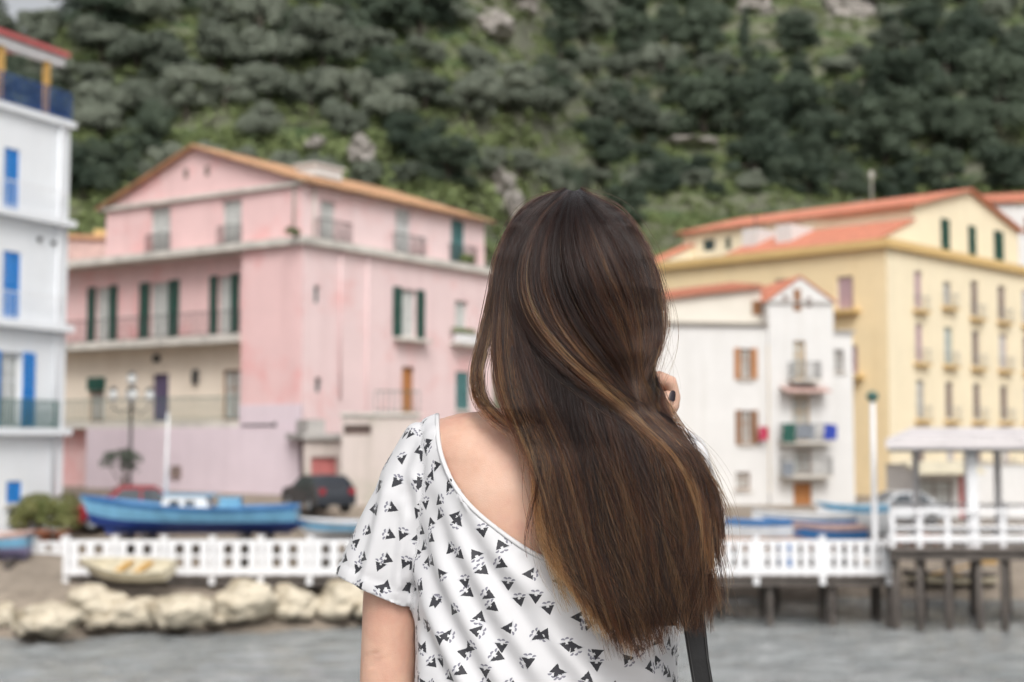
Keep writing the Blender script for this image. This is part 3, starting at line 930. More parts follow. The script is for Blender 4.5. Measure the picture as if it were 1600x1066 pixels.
# ---- small sheds against its foot
an = empty('lean_to_shed', P(474, 768, 52.6), PA)
tag(an, 'low tan shed with faded red door beside the pink house', 'shed')
aF = Face(an, (0, 0, 0), (0.9, -0.436, 0), (-0.436, -0.9, 0))
an_w = aF.uz(535, 740)[0]; an_h = aF.uz(500, 655)[1]
hd = aF.rect(486, 714, 527, 768)
hd = (hd[0], hd[1], 0.02, hd[3])
wall(aF, 0, an_w, -0.6, an_h*0.72, [hd], M['rubble']); window(aF, hd, 'door', 'red_door', 'red_door', sill=False, name='door')
sm = MB(); aF.box(sm, -0.1, an_w+0.1, an_h*0.72, an_h*0.80, -1.6, 0.2); sm.build('roof', M['concrete'], an)
sm = MB(); aF.box(sm, 0.25, an_w*0.62, an_h*0.80, an_h, -1.4, -0.3); sm.build('water_tank', M['concrete'], an)
sm = MB(); aF.box(sm, an_w-0.12, an_w, -0.6, an_h*0.72, -1.5, -0.002); sm.build('side_wall', M['rubble'], an)
an = empty('rubble_wall', P(533, 775, 51.5), 0.15)
tag(an, 'ruined pale plaster wall with small dark opening behind the parked car', 'wall')
aF = Face(an, (0, 0, 0), (1, 0, 0), (0, -1, 0))
an_w = aF.uz(655, 740)[0]; an_h = aF.uz(570, 650)[1]
h1 = aF.rect(535, 664, 580, 680); h2 = aF.rect(533, 718, 542, 740)
wall(aF, 0, an_w, -0.8, an_h, [(max(h1[0], 0.08), h1[1], h1[2], h1[3])], M['rubble'])
sm = MB(); aF.box(sm, max(h1[0], .08)-.05, h1[1]+.05, h1[2]-.05, h1[3]+.05, -0.5, -0.3); sm.build('dark_lining', M['grey_blind'], an)
sm = MB(); aF.box(sm, -0.05, an_w+0.1, an_h, an_h+0.12, -0.6, 0.1); sm.build('coping', M['ledge'], an)
railing(aF, 1.2, an_w, an_h+0.12, 0.8, -0.1, 'green_iron', False, 0.18)

# ---- blue and white building at the left edge
ba = math.atan2(1, 0.45)
bb = empty('white_building', P(97, 792, 47.0), ba)
tag(bb, 'white building with blue shutters and a red roofed terrace, left edge', 'building')
bF = Face(bb, (0, 0, 0), (-1, 0, 0), (0, -1, 0))
# local x runs away from the camera; u grows towards the camera
bF.n = Vector((0, -1, 0))
BL = 9.0
ztop = bF.uz(106, 200)[1]
hB = [bF.rect(6, 232, 30, 322), bF.rect(4, 393, 32, 495), bF.rect(8, 551, 34, 660)]
z3 = bF.uz(60, 340)[1]; z2 = bF.uz(60, 508)[1]; z1 = bF.uz(60, 672)[1]
hB = [(hB[0][0], hB[0][1], z3+0.12, hB[0][3]), (hB[1][0], hB[1][1], z2+0.12, hB[1][3]), (hB[2][0], hB[2][1]+0.3, z1+0.12, hB[2][3])]
hs = bF.rect(10, 752, 34, 786)
wall(bF, 0, BL, -1.0, ztop, hB + [hs], M['blue_white'])
window(bF, hB[0], 'closed', 'blue_shutter', 'blue_shutter', sill=False); window(bF, hB[1], 'closed', 'blue_shutter', 'blue_shutter', sill=False)
window(bF, hB[2], 'open', 'white_paint', 'blue_shutter', sill=False)
window(bF, hs, 'closed', 'blue_shutter', 'blue_shutter')
for z, mt in ((z3, 'white_paint'), (z2, 'white_paint'), (z1, 'green_iron')):
    slab(bF, -0.02, BL, z-0.16, z+0.05, 0, 0.34, 'blue_white')
    u0 = bF.uz(82, 600)[0] if mt == 'green_iron' else 0.35
    railing(bF, u0, BL, z+0.05, 0.9, 0.30, mt, True, 0.13 if mt == 'green_iron' else 0.2, thick=0.016 if mt == 'green_iron' else 0.006)
slab(bF, -0.1, BL, ztop, ztop+0.2, -4, 0.18, 'blue_white', 'roof_slab')
rr = railing(bF, 0.1, BL, ztop+0.2, 0.95, 0.1, 'navy', False, 0.17, thick=0.018)
zr_ = bF.uz(75, 95)[1]
for x in (76, 4):
    u = bF.uz(x, 150)[0]
    pm = MB(); bF.box(pm, u-0.09, u+0.09, ztop+0.2, zr_, -0.2, -0.02); pm.build('pergola_post', M['ochre_wood'], bb)
pm = MB(); bF.box(pm, 0.35, BL, zr_, zr_+0.28, -0.3, 0.02); pm.build('pergola_beam', M['white_paint'], bb)
pm = MB(); pm.prism([bF.p(0.25, zr_+0.30, 0.15), bF.p(0.25, zr_+0.46, 0.15), bF.p(0.25, zr_+1.0, -3.2), bF.p(0.25, zr_+0.84, -3.2)], (-BL, 0, 0)); pm.build('roof', M['red_roof'], bb)
side = Face(bb, (0, 0, 0), (0, 1, 0), (1, 0, 0))
sm = MB(); sm.add([side.p(0, -1, 0), side.p(8, -1, 0), side.p(8, ztop, 0), side.p(0, ztop, 0)], [(0, 1, 2, 3)]); sm.build('side_wall', M['blue_white'], bb)
sm = MB(); side.box(sm, 0.3, 0.9, z3+0.1, z3+1.9, 0.02, 0.12); sm.build('shutter', M['blue_shutter'], bb)
for (x, y) in ((60, 374), (82, 380)):
    u, z = bF.uz(x, y)
    MB().lathe([(0.07, 0.0), (0.07, -0.12), (0.05, -0.13)], bF.p(u, z, 0.0), 10, 'y').build('vent_pipe', M['iron'], bb, True)
pipe(bF, 0.55, 0, ztop, 'blue_white')

# ---- white house in the centre right
wh = empty('white_house', P(1042, 792, 74.0), math.atan2(0.17, 0.98))
tag(wh, 'weathered white house with small red tiled gable and laundry balconies', 'house')
wF = Face(wh, (0, 0, 0), (1, 0, 0), (0, -1, 0))
xl_, xm_, xg_, xr_ = -1.5, wF.uz(1200, 600)[0], wF.uz(1302, 600)[0], wF.uz(1336, 650)[0]
zl = wF.uz(1120, 508)[1]; zg = wF.uz(1250, 472)[1]; zx = wF.uz(1320, 520)[1]
hw = [wF.rect(1149, 545, 1181, 592), wF.rect(1152, 642, 1181, 694), wF.rect(1150, 738, 1172, 765)]
hw[0] = narrow(hw[0], 0.22); hw[1] = narrow(hw[1], 0.2)
wall(wF, xl_, xm_, -0.6, zl, hw, M['white_wall'])
window(wF, hw[0], 'open', 'brown_wood', 'orange_wood'); window(wF, hw[1], 'open', 'brown_wood', 'brown_wood'); window(wF, hw[2], 'glass', 'brown_wood')
h2 = [wF.rect(1238, 533, 1257, 592), wF.rect(1236, 618, 1263, 668), wF.rect(1239, 702, 1266, 744), wF.rect(1238, 752, 1267, 790)]
zb = [wF.uz(1250, y)[1] for y in (594, 690, 742)]
h2[0] = (h2[0][0], h2[0][1], zb[0]+0.05, h2[0][3]); h2[1] = (h2[1][0], h2[1][1], zb[1]+0.05, h2[1][3]); h2[2] = (h2[2][0], h2[2][1], zb[2]+0.05, h2[2][3]); h2[3] = (h2[3][0], h2[3][1], 0.02, zb[2]-0.4)
wG = Face(wh, (0, -0.15, 0), (1, 0, 0), (0, -1, 0))
wall(wG, xm_, xg_, -0.6, zg, h2, M['white_wall'], 'gable_wall')
window(wG, h2[0], 'glass', 'ochre_wood', sill=False); window(wG, h2[1], 'glass', 'ochre_wood', sill=False); window(wG, h2[2], 'glass', 'brown_wood', sill=False)
window(wG, h2[3], 'door', 'orange_wood', 'orange_wood', sill=False, name='door')
um = (xm_+xg_)/2
for z, w_ in zip(zb, (0.8, 1.35, 1.35)):
    slab(wG, um-w_, um+w_, z-0.14, z+0.02, 0, 0.85, 'ledge')
    railing(wG, um-w_+0.04, um+w_-0.04, z+0.02, 0.9, 0.8, 'iron', True, 0.13)
aw = MB(); zz = wG.uz(1250, 612)[1]
aw.prism([wG.p(um-1.25, zz+0.15, 0), wG.p(um-1.25, zz+0.3, 0), wG.p(um-1.25, zz+0.05, 1.0), wG.p(um-1.25, zz-0.08, 1.0)], (2.5, 0, 0)); aw.build('door_canopy', M['boat_rose'], wh)
zpk2 = wG.uz(1247, 434)[1]
gm = MB().add([wG.p(xm_, zg), wG.p(xg_, zg), wG.p(um, zpk2)], [(0, 1, 2)]); gm.build('gable', M['white_wall'], wh)
sl = MB(); wG.box(sl, xm_-0.05, xg_+0.05, zg-0.1, zg+0.02, 0, 0.12); sl.build('string_course', M['concrete'], wh)
for (x0, y0, x1, y1, mt) in ((1240, 452, 1251, 486, 'brown_wood'), (1223, 462, 1231, 474, 'grey_blind'), (1260, 465, 1267, 480, 'grey_blind')):
    u0, u1, z0, z1_ = wG.rect(x0, y0, x1, y1)
    vm = MB(); wG.box(vm, u0, u1, z0, z1_, -0.02, 0.05); vm.build('gable_window', M[mt], wh)
tile_roof(wh, wG.p(xm_-0.15, zg+0.0, 0.08), wG.p(xm_-0.15, zg+0.0, -8), wG.p(um, zpk2+0.08, -8), wG.p(um, zpk2+0.08, 0.08), 'tile_red', thick=0.05)
tile_roof(wh, wG.p(xg_+0.2, zg-0.02, 0.08), wG.p(xg_+0.2, zg-0.02, -8), wG.p(um, zpk2+0.08, -8), wG.p(um, zpk2+0.08, 0.08), 'tile_red', thick=0.05)
hx = wF.rect(1303, 546, 1321, 580)
wX = Face(wh, (0, 0.2, 0), (1, 0, 0), (0, -1, 0))
wall(wX, xg_, xr_, -0.6, zx, [hx], M['white_wall'], 'side_wing'); window(wX, hx, 'glass', 'grey_blind')
sl = MB(); wX.box(sl, xg_, xr_+0.12, zx, zx+0.14, -7, 0.15); sl.build('flat_roof', M['concrete'], wh)
# set-back upper storey on the left with its tiled roof
wU = Face(wh, (0, 0.9, 0), (1, 0, 0), (0, -1, 0))
zu0 = wU.uz(1060, 470)[1]; zu1 = wU.uz(1198, 446)[1]
hu = wU.rect(1175, 470, 1197, 492)
wm = MB(); wm.add([wU.p(xl_-1, zl-0.5), wU.p(xm_, zl-0.5), wU.p(xm_, zu1), wU.p(xl_-1, zu0-0.15)], [(0, 1, 2, 3)]); wm.build('upper_wall', M['warm_white'], wh)
vm = MB(); wU.box(vm, hu[0], hu[1], hu[2], hu[3], 0.0, 0.06); vm.build('upper_window', M['brown_wood'], wh)
tile_roof(wh, wU.p(xl_-1.2, zu0-0.2, 0.35), wU.p(xm_+0.02, zu1-0.02, 0.35), wU.p(xm_+0.02, zu1+0.62, -4.5), wU.p(xl_-1.2, zu0+0.42, -4.5), 'tile_red')
sl = MB(); wF.box(sl, xl_, xm_, zl, zl+0.14, -1.2, 0.22); sl.build('terrace_edge', M['stone'], wh)
sm = MB(); sm.add([wF.p(xr_, -1, -0.2), wF.p(xr_, -1, -8), wF.p(xr_, zx, -8), wF.p(xr_, zx, -0.2)], [(0, 1, 2, 3)])
sm.add([wG.p(xg_, zx-1, 0), wG.p(xg_, zx-1, -8), wG.p(xg_, zg, -8), wG.p(xg_, zg, 0)], [(0, 1, 2, 3)])
sm.add([wG.p(xm_, zl-1, 0), wG.p(xm_, zl-1, -8), wG.p(xm_, zg, -8), wG.p(xm_, zg, 0)], [(0, 1, 2, 3)]); sm.build('side_wall', M['white_wall'], wh)
# laundry: each piece hangs by itself
def cloth(face, x0, y0, x1, y1, mat, d, label):
    u0, u1, z0, z1 = face.rect(x0, y0, x1, y1)
    rows = []
    for j in range(7):
        z = z1 + (z0-z1)*j/6
        rows.append([face.p(u0+(u1-u0)*i/10 + 0.02*math.sin(j), z - 0.02*math.cos(i*1.3), d + 0.04*math.sin(i*1.4)*(j/6) ) for i in range(11)])
    fold = [[q + face.n*(-0.05) for q in r_] for r_ in rows]
    mb = MB().loft(rows, False, False).loft(fold, False, False)
    o = mb.build('hanging_laundry', M[mat], None, True)
    o.location = wh.location; o.rotation_euler = wh.rotation_euler
    tag(o, label, 'laundry', 'laundry on the white house')
cloth(wG, 1183, 667, 1197, 688, 'cloth_red', 0.3, 'red cloth hanging beside the shuttered window of the white house')
cloth(wG, 1214, 662, 1233, 692, 'cloth_green', 0.88, 'dark green cloth hanging at the left of the laundry balcony')
cloth(wG, 1236, 664, 1262, 686, 'cloth_grey', 0.88, 'grey cloth hanging in the middle of the laundry balcony')
cloth(wG, 1278, 664, 1297, 687, 'cloth_blue', 0.88, 'blue cloth hanging at the right of the laundry balcony')
cloth(wG, 1214, 722, 1230, 744, 'cloth_grey', 0.88, 'grey cloth hanging on the lower balcony of the white house')

# ---- big yellow building at the right
YA = math.atan2(0.725, 0.689)
yl = empty('yellow_building', P(1392, 772, 85.0), YA)
tag(yl, 'tall yellow apartment building with red tiled roofs and rows of narrow windows', 'building')
yR = Face(yl, (0, 0, 0), (1, 0, 0), (0, -1, 0))
yL = Face(yl, (0, 0, 0), (0, 1, 0), (-1, 0, 0))
zc = yR.uz(1394, 388)[1]
RL, LL = 26.0, yL.uz(995, 430)[0]
def yrow(x, y0, y1, w=13):
    return yR.rect(x-w/2, y0, x+w/2, y1)
cols = [1436, 1481, 1524, 1566, 1604]
zrow = [yR.uz(1481, y)[1] for y in (492, 572, 658, 742)]
holesR, kinds = [], []
styles = {(0,0): ('blind','pinkish_blind'), (1,0): ('blind','pinkish_blind'), (2,0): ('glass','grey_blind'), (0,1): ('glass','grey_blind'), (1,1): ('glass','teal'), (0,2): ('blind','grey_blind'), (1,2): ('blind','grey_blind'), (2,2): ('blind','grey_blind')}
for j, x in enumerate(cols):
    u0, u1, _, _ = yrow(x, 450, 500)
    for i in range(4):
        hgt = 2.35 if not (j == 1 and i == 0) else 1.5
        z0 = zrow[i] + 0.15 + (0.45 if (j == 1 and i == 0) else 0)
        holesR.append((u0, u1, z0, z0+hgt)); kinds.append(styles.get((i, j), ('blind', 'grey_blind') if (i+j) % 2 else ('glass', 'pinkish_blind')))
wall(yR, 0, RL, -0.8, zc, holesR, M['pale_yellow'])  # paler than the left face: the brighter light is put into the colour
for h, (k, s_) in zip(holesR, kinds):
    window(yR, h, k, s_ if k == 'glass' else 'offwhite', s_, sill=False)
    slab(yR, h[0]-0.35, h[1]+0.35, h[2]-0.28, h[2]-0.12, 0, 0.4, 'ochre', 'balcony_slab')
    railing(yR, h[0]-0.3, h[1]+0.3, h[2]-0.12, 0.85, 0.36, 'grey_iron', True, 0.17, thick=0.006)
hl = [yL.rect(1307, 432, 1333, 483), yL.rect(1318, 540, 1340, 585)]
x_ = [yL.rect(1210, 436, 1232, 486), yL.rect(1130, 442, 1150, 490)]
hl2 = hl + x_
wall(yL, 0, LL, -0.8, zc, hl2, M['yellow'])
for h in hl2:
    window(yL, h, 'blind', 'offwhite', 'pinkish_blind', sill=False)
    slab(yL, h[0]-0.5, h[1]+0.5, h[2]-0.3, h[2]-0.05, 0, 0.7, 'ochre')
cn = MB(); yL.box(cn, -0.4, LL, zc, zc+0.5, -0.5, 0.4); cn.build('cornice', M['ochre'], yl)
cn = MB(); yR.box(cn, -0.38, RL, zc+0.003, zc+0.497, -0.5, 0.38); cn.build('cornice', M['ochre'], yl)
cn = MB(); cn.add([(0, 0, zc+0.48), (RL, 0, zc+0.48), (RL, LL, zc+0.48), (0, LL, zc+0.48)], [(0, 1, 2, 3)]); cn.build('roof_terrace', M['concrete'], yl)
# attic storeys: front strip with lean-to roofs, then the main ridge behind
S1 = 1.1
SX = yR.uz(1452, 370)[0]                       # the attic stands back from the corner
aR = Face(yl, (SX, S1, 0), (1, 0, 0), (0, -1, 0)); aL = Face(yl, (SX, S1, 0), (0, 1, 0), (-1, 0, 0))
zA = aR.uz(1456, 326)[1]
pkx, zP = aR.uz(1512, 297)
aEnd = 2*pkx
ga = [aR.rect(1470, 342, 1485, 396), aR.rect(1513, 353, 1526, 401), aR.rect(1553, 361, 1569, 407)]
ga = [(a, b_, max(c, zc+0.55), min(d, zA-0.06)) for a, b_, c, d in ga]
wall(aR, 0, aEnd, zc+0.45, zA, ga, M['pale_yellow'], 'attic_wall')
for h in ga: window(aR, h, 'closed', 'green_shutter', 'green_shutter', sill=False)
gm = MB().add([aR.p(0, zA), aR.p(aEnd, zA), aR.p(pkx, zP)], [(0, 1, 2)]); gm.build('gable', M['pale_yellow'], yl)
bk_ = MB().add([aR.p(aEnd, zc+0.45), aR.p(aEnd, zc+0.45, -20), aR.p(aEnd, zA, -20), aR.p(aEnd, zA)], [(0, 1, 2, 3)]); bk_.build('rear_attic_wall', M['pale_yellow'], yl)
A2 = LL - 1.0
hA = [aL.rect(1098, 374, 1117, 392), aL.rect(1133, 371, 1142, 390)]
hA = [(a, b_, c, min(d, zA-0.05)) for a, b_, c, d in hA]
wall(aL, 0, A2, zc+0.45, zA, hA, M['pale_yellow'], 'attic_wall')
for h in hA: window(aL, h, 'glass', 'green_shutter', sill=False, curtain=False)
tile_roof(yl, aL.p(-0.4, zA-0.08, 0.45), aL.p(A2+0.4, zA-0.08, 0.45), aL.p(A2+0.4, zP+0.05, -pkx), aL.p(-0.4, zP+0.05, -pkx), 'tile_red', rows=0.5)
tile_roof(yl, aL.p(-0.4, zA-0.08, -aEnd-0.3), aL.p(A2+0.4, zA-0.08, -aEnd-0.3), aL.p(A2+0.4, zP+0.05, -pkx), aL.p(-0.4, zP+0.05, -pkx), 'tile_red', rows=0.5)
zt_ = aR.uz(1440, 345)[1]
def leanto(u0, u1):
    tile_roof(yl, aL.p(u0, zc+0.55, SX-0.25), aL.p(u1, zc+0.55, SX-0.25), aL.p(u1, zt_, 0.02), aL.p(u0, zt_, 0.02), 'tile_red', 'lower_roof', rows=0.5)
    for uu_ in (u0+0.12, u1-0.12):
        MB().add([aL.p(uu_, zc+0.45, SX-0.4), aL.p(uu_, zc+0.45, 0), aL.p(uu_, zt_-0.15, 0.02)], [(0, 1, 2)]).build('end_gable', M['pale_yellow'], yl)
leanto(-0.2, aL.uz(1195, 375)[0]); leanto(aL.uz(1086, 400)[0], A2)
for px in (1210, 1262):
    u = aL.uz(px, 360)[0]
    c_ = MB(); aL.box(c_, u-0.6, u+0.6, zc+0.9, zt_+0.1, 0.1, SX*0.55); c_.build('dormer', M['white_wall'], yl)
c_ = MB().tube([aL.p(aL.uz(1196, 380)[0], zc+0.5, 1.2), aL.p(aL.uz(1196, 380)[0], zA+0.3, 1.2)], 0.05, 6); c_.build('antenna_mast', M['iron'], yl)
# white house beyond, upper right edge
wb = empty('far_white_house', P(1560, 420, 118.0), 0.2)
tag(wb, 'white house with sloping roof beyond the yellow gable, right edge', 'house')
f_ = Face(wb, (0, 0, 0), (1, 0, 0), (0, -1, 0))
zz = f_.uz(1580, 318)[1]
wall(f_, 0, 9, -16, zz, [(2.5, 3.6, zz-2.6, zz-1.1)], M['white_wall']); window(f_, (2.5, 3.6, zz-2.6, zz-1.1), 'closed', shut='brown_wood')
sm = MB(); sm.add([f_.p(0, -16), f_.p(0, -16, -7), f_.p(0, zz, -7), f_.p(0, zz+1.2, -3.5), f_.p(0, zz)], [(0, 1, 2, 3, 4)]); sm.build('side_wall', M['white_wall'], wb)
tile_roof(wb, f_.p(-0.3, zz, 0.4), f_.p(9, zz+0.6, 0.4), f_.p(9, zz+2.0, -3.5), f_.p(-0.3, zz+1.2, -3.5), 'tile_red')
# low roof seen between the white building and the pink house
nb_ = empty('neighbour_house', P(128, 392, 74.0), 0.3)
tag(nb_, 'low rust coloured rooftop between the white building and the pink house', 'house')
f_ = Face(nb_, (0, 0, 0), (1, 0, 0), (0, -1, 0))
wall(f_, -3, 4, -9, 0.6, [], M['boat_rose']); sm = MB(); f_.box(sm, -3.1, 4.1, 0.6, 0.85, -6, 0.2); sm.build('roof', M['tile_orange'], nb_)
sm = MB(); f_.box(sm, 0.6, 1.6, 0.85, 1.3, -2, -1); sm.build('chimney', M['ochre'], nb_)

# ------------------------------------------------------------------ harbour: boardwalk, fences, pier, boats, cars, stones
FY = 42.0
DZ = 1.5
bwk = empty('boardwalk', (0, FY, DZ))
tag(bwk, 'low wooden boardwalk on dark posts running along the shore', 'boardwalk')
X0, X1 = P(100, 890, FY).x, P(1392, 890, FY).x
plank = MB().box((-0.19, -0.1, -0.05), (0.19, 1.9, 0.0)).mesh('plank')
plank.materials.append(M['deck_wood'])
rr_ = random.Random(3)
x = X0
while x < X1:
    o = bpy.data.objects.new('plank', plank); C.objects.link(o); o.parent = bwk
    o.location = (x + 0.2, rr_.uniform(-0.03, 0.03), rr_.uniform(-0.006, 0.006)); x += 0.40
for yy in (0.02, 1.6):
    MB().box((X0, yy, -0.32), (X1, yy+0.14, -0.06)).build('beam', M['dark_wood'], bwk)
pl = MB().tube([(0, 0, -3.0), (0, 0, -0.05)], 0.11, 10).mesh('boardwalk_post'); pl.materials.append(M['dark_wood'])
for px in (330, 440, 550, 660, 770, 880, 990, 1100, 1205, 1302, 1392):
    for yy in (0.25, 1.5):
        o = bpy.data.objects.new('post', pl); C.objects.link(o); o.parent = bwk
        o.location = (P(px, 900, FY).x, yy, -0.05)
# boat platform behind the right stretch
bp_ = empty('boat_platform', (0, FY+1.9, DZ))
tag(bp_, 'wooden platform behind the white railing carrying the small boats', 'platform')
XA, XB = P(1040, 890, FY).x, P(1392, 890, FY).x
x = XA
plank2 = MB().box((-0.19, 0.02, -0.05), (0.19, 6.0, 0.0)).mesh('plank'); plank2.materials.append(M['deck_wood'])
while x < XB:
    o = bpy.data.objects.new('plank', plank2); C.objects.link(o); o.parent = bp_; o.location = (x+0.2, 0, rr_.uniform(-.006, .006)); x += 0.4
for px in (1060, 1160, 1260, 1360):
    o = bpy.data.objects.new('post', pl); C.objects.link(o); o.parent = bp_; o.location = (P(px, 900, FY).x, 3.0, -0.05)

# white railing: panels between square posts, each board its own piece
def fence(x0, x1, y, z, label, bay, per, bw_, h=1.02, name='white_railing'):
    root = empty(name, (x0, y, z))
    tag(root, label, 'railing', 'white railings along the water')
    L = x1 - x0
    nb = max(1, round(L / bay))
    pm = MB().box((-0.08, -0.08, -0.28), (0.08, 0.08, h+0.08)).box((-0.10, -0.10, h+0.08), (0.10, 0.10, h+0.13)).mesh('post'); pm.materials.append(M['white_paint'])
    rm = [MB().box((0.085, -0.035, zz), (L/nb-0.085, 0.035, zz+hh)).mesh('rail') for zz, hh in ((h-0.12, 0.12), (h*0.50, 0.09), (0.02, 0.20))]
    for q in rm: q.materials.append(M['white_paint'])
    bm_ = MB().box((-bw_/2, -0.06, 0.0), (bw_/2, -0.037, h-0.02)).mesh('board'); bm_.materials.append(M['white_paint'])
    for i in range(nb+1):
        o = bpy.data.objects.new('post', pm); C.objects.link(o); o.parent = root; o.location = (L*i/nb, 0, 0)
        if i == nb: break
        for q in rm:
            o = bpy.data.objects.new('rail', q); C.objects.link(o); o.parent = root; o.location = (L*i/nb, 0, 0)
        for k in range(per):
            o = bpy.data.objects.new('board', bm_); C.objects.link(o); o.parent = root
            o.location = (L*i/nb + L/nb*(k+0.5+rr_.uniform(-.02, .02))/per, 0, rr_.uniform(-.008, .008))
    return root
fence(P(104, 870, FY).x, P(560, 870, FY).x, FY, DZ, 'long white wooden railing in front of the blue boat', 1.42, 3, 0.22)
fence(P(562, 870, FY).x, P(1075, 870, FY).x, FY, DZ, 'white wooden railing passing behind the woman', 1.42, 3, 0.20)
fence(P(1078, 870, FY).x, P(1388, 870, FY).x, FY, DZ, 'white wooden railing right of the woman, over the water', 1.8, 6, 0.20)
lowf = fence(P(10, 855, FY+2.5).x, P(100, 855, FY+2.5).x, FY+2.5, 1.55, 'short white railing beside the potted shrubs', 0.85, 2, 0.16, 0.75)

# ---- pier with canopy
PY = 41.0
pz = P(1500, 856, PY).z
pr = empty('pier', (0, PY, pz))
tag(pr, 'raised wooden pier on dark piles at the right edge', 'pier')
PX0, PX1 = P(1392, 850, PY).x, P(1720, 850, PY).x
x = PX0
plank3 = MB().box((-0.19, -0.1, -0.06), (0.19, 4.6, 0.0)).mesh('plank'); plank3.materials.append(M['deck_wood'])
while x < PX1:
    o = bpy.data.objects.new('plank', plank3); C.objects.link(o); o.parent = pr; o.location = (x+.2, rr_.uniform(-.03, .03), rr_.uniform(-.006, .006)); x += 0.4
for yy in (0.05, 2.2, 4.3):
    MB().box((PX0, yy, -0.36), (PX1, yy+0.16, -0.07)).build('beam', M['dark_wood'], pr)
for i, px in enumerate((1402, 1440, 1486, 1534, 1574, 1630)):
    for yy in (0.3, 3.9):
        xx = P(px, 900, PY).x + (0.3 if yy > 1 else 0)
        lean = rr_.uniform(-0.06, 0.06)
        MB().tube([(xx + lean, yy, -4.0), (xx + lean*0.5, yy, -1.5), (xx, yy, -0.07)], [0.13, 0.115, 0.10], 10).build('pile', M['dark_wood'], pr, True)
MB().tube([(P(1400, 900, PY).x, 0.3, -1.5), (P(1486, 900, PY).x, 0.3, -1.35)], 0.05, 8).build('brace', M['dark_wood'], pr)
def pier_rail(x0, x1, y, label):
    root = empty('pier_railing', (x0, y, pz)); tag(root, label, 'railing', 'white railings on the pier')
    L = x1-x0; k = max(2, round(L/0.82))
    for i in range(k+1):
        MB().box((L*i/k-0.07, -0.06, 0.0), (L*i/k+0.07, 0.06, 1.12)).build('post', M['white_paint'], root)
    for z0, z1 in ((0.98, 1.08), (0.55, 0.63), (0.16, 0.34)):
        MB().box((-0.06, -0.095, z0), (L+0.06, -0.062, z1)).build('rail', M['white_paint'], root)
pier_rail(P(1396, 840, PY).x, P(1700, 840, PY).x, PY+0.15, 'white railing along the front of the raised pier')
pier_rail(P(1396, 830, PY+4.2).x, P(1700, 830, PY+4.2).x, PY+4.2, 'white railing along the back of the raised pier')
cn = empty('pier_canopy', (0, PY, pz)); tag(cn, 'flat pale canopy on white posts over the pier', 'canopy')
cz = P(1500, 706, PY).z - pz
for px, yy, rad in ((1518, 0.35, 0.15), (1660, 0.35, 0.15), (1432, 4.0, 0.09), (1560, 4.0, 0.09)):
    xx = P(px, 800, PY+yy).x
    MB().box((xx-rad, yy-rad, 0), (xx+rad, yy+rad, cz)).box((xx-rad-.05, yy-rad-.05, 0.001), (xx+rad+.05, yy+rad+.05, 0.16)).build('post', M['white_paint'], cn)
cx0, cx1 = P(1382, 700, PY).x, P(1720, 700, PY).x
cprof = [(-0.5, cz+0.10), (-0.5, cz+0.36), (2.4, cz+0.72), (5.2, cz+0.36), (5.2, cz+0.10)]
MB().loft([[Vector((P(1384 + (40 if 1 < yy < 4 else 0), 700, PY+yy).x, yy, zz)) for yy, zz in cprof], [Vector((cx1, yy, zz)) for yy, zz in cprof]], True).build('canopy_roof', M['canopy'], cn)
tr = MB()
tr.box((cx0+.05, -0.3, cz), (cx1, -0.2, cz+0.09)); tr.box((cx0+1.5, 4.6, cz), (cx1, 4.7, cz+0.09)); tr.box((cx0+.8, 2.2, cz), (cx1, 2.3, cz+0.09))
k = 0
while cx0 + 1.6 + k*0.9 < cx1:
    tr.box((cx0+1.6+k*.9, -0.19, cz+.01), (cx0+1.68+k*.9, 4.59, cz+0.08)); k += 1
tr.build('truss', M['grey_iron'], cn)
for i, (px, sz) in enumerate(((1408, 1.0), (1425, 0.9), (1443, 1.1), (1462, 1.0), (1478, 0.85))):
    xx = P(px, 845, PY+0.7).x
    o = MB().lathe([(0.09*sz, 0), (0.15*sz, 0.26*sz), (0.17*sz, 0.27*sz), (0.17*sz, 0.32*sz), (0.14*sz, 0.32*sz), (0.13*sz, 0.26*sz)], (0, 0, 0), 14).build('flower_pot', M['terracotta'], None, True)
    o.location = (xx, PY+0.75, pz+0.002)
    tag(o, ['first', 'second', 'third', 'fourth', 'fifth'][i] + ' terracotta pot from the left on the pier deck', 'pot', 'pots on the pier')

# ---- lamp posts
def globe_lamp(loc, h, label):
    root = empty('street_lamp', loc); tag(root, label, 'street lamp')
    MB().lathe([(0.17, 0), (0.17, 0.15), (0.10, 0.3), (0.07, 0.9), (0.055, 1.0), (0.05, h-1.1), (0.07, h-1.08), (0.07, h-0.98), (0.04, h-0.95), (0.03, h-0.3)], (0,0,0), 12).build('pole', M['iron'], root, True)
    spots = [(0, 0, h-0.25)]
    for k in range(4):
        a = k*math.pi/2 + 0.35
        c, s = math.cos(a)*0.62, math.sin(a)*0.62
        MB().tube([(0, 0, h-1.05), (c*.5, s*.5, h-1.18), (c*.95, s*.95, h-1.05), (c, s, h-0.82)], 0.025, 8).build('arm', M['iron'], root, True)
        spots.append((c, s, h-0.80))
    for q in spots:
        g = MB().lathe([(0.05, 0), (0.13, 0.08), (0.17, 0.24), (0.14, 0.36), (0.10, 0.40)], q, 12).build('lantern', M['lamp_glass'], root, True)
        MB().lathe([(0.16, 0.38), (0.10, 0.47), (0.02, 0.52)], q, 12).build('lantern_cap', M['iron'], g, True)
gz = ground_z(P(206, 770, 49.5).x, 49.5)
lt = P(206, 592, 49.5)
globe_lamp((lt.x, 49.5, gz), lt.z - gz, 'dark iron street lamp with five lanterns in front of the pink house')
root = empty('lamp_post', (P(1372, 850, FY).x, FY+0.35, DZ)); tag(root, 'tall white lamp post at the corner of the pier railing', 'lamp post')
hh = P(1372, 622, FY).z - DZ
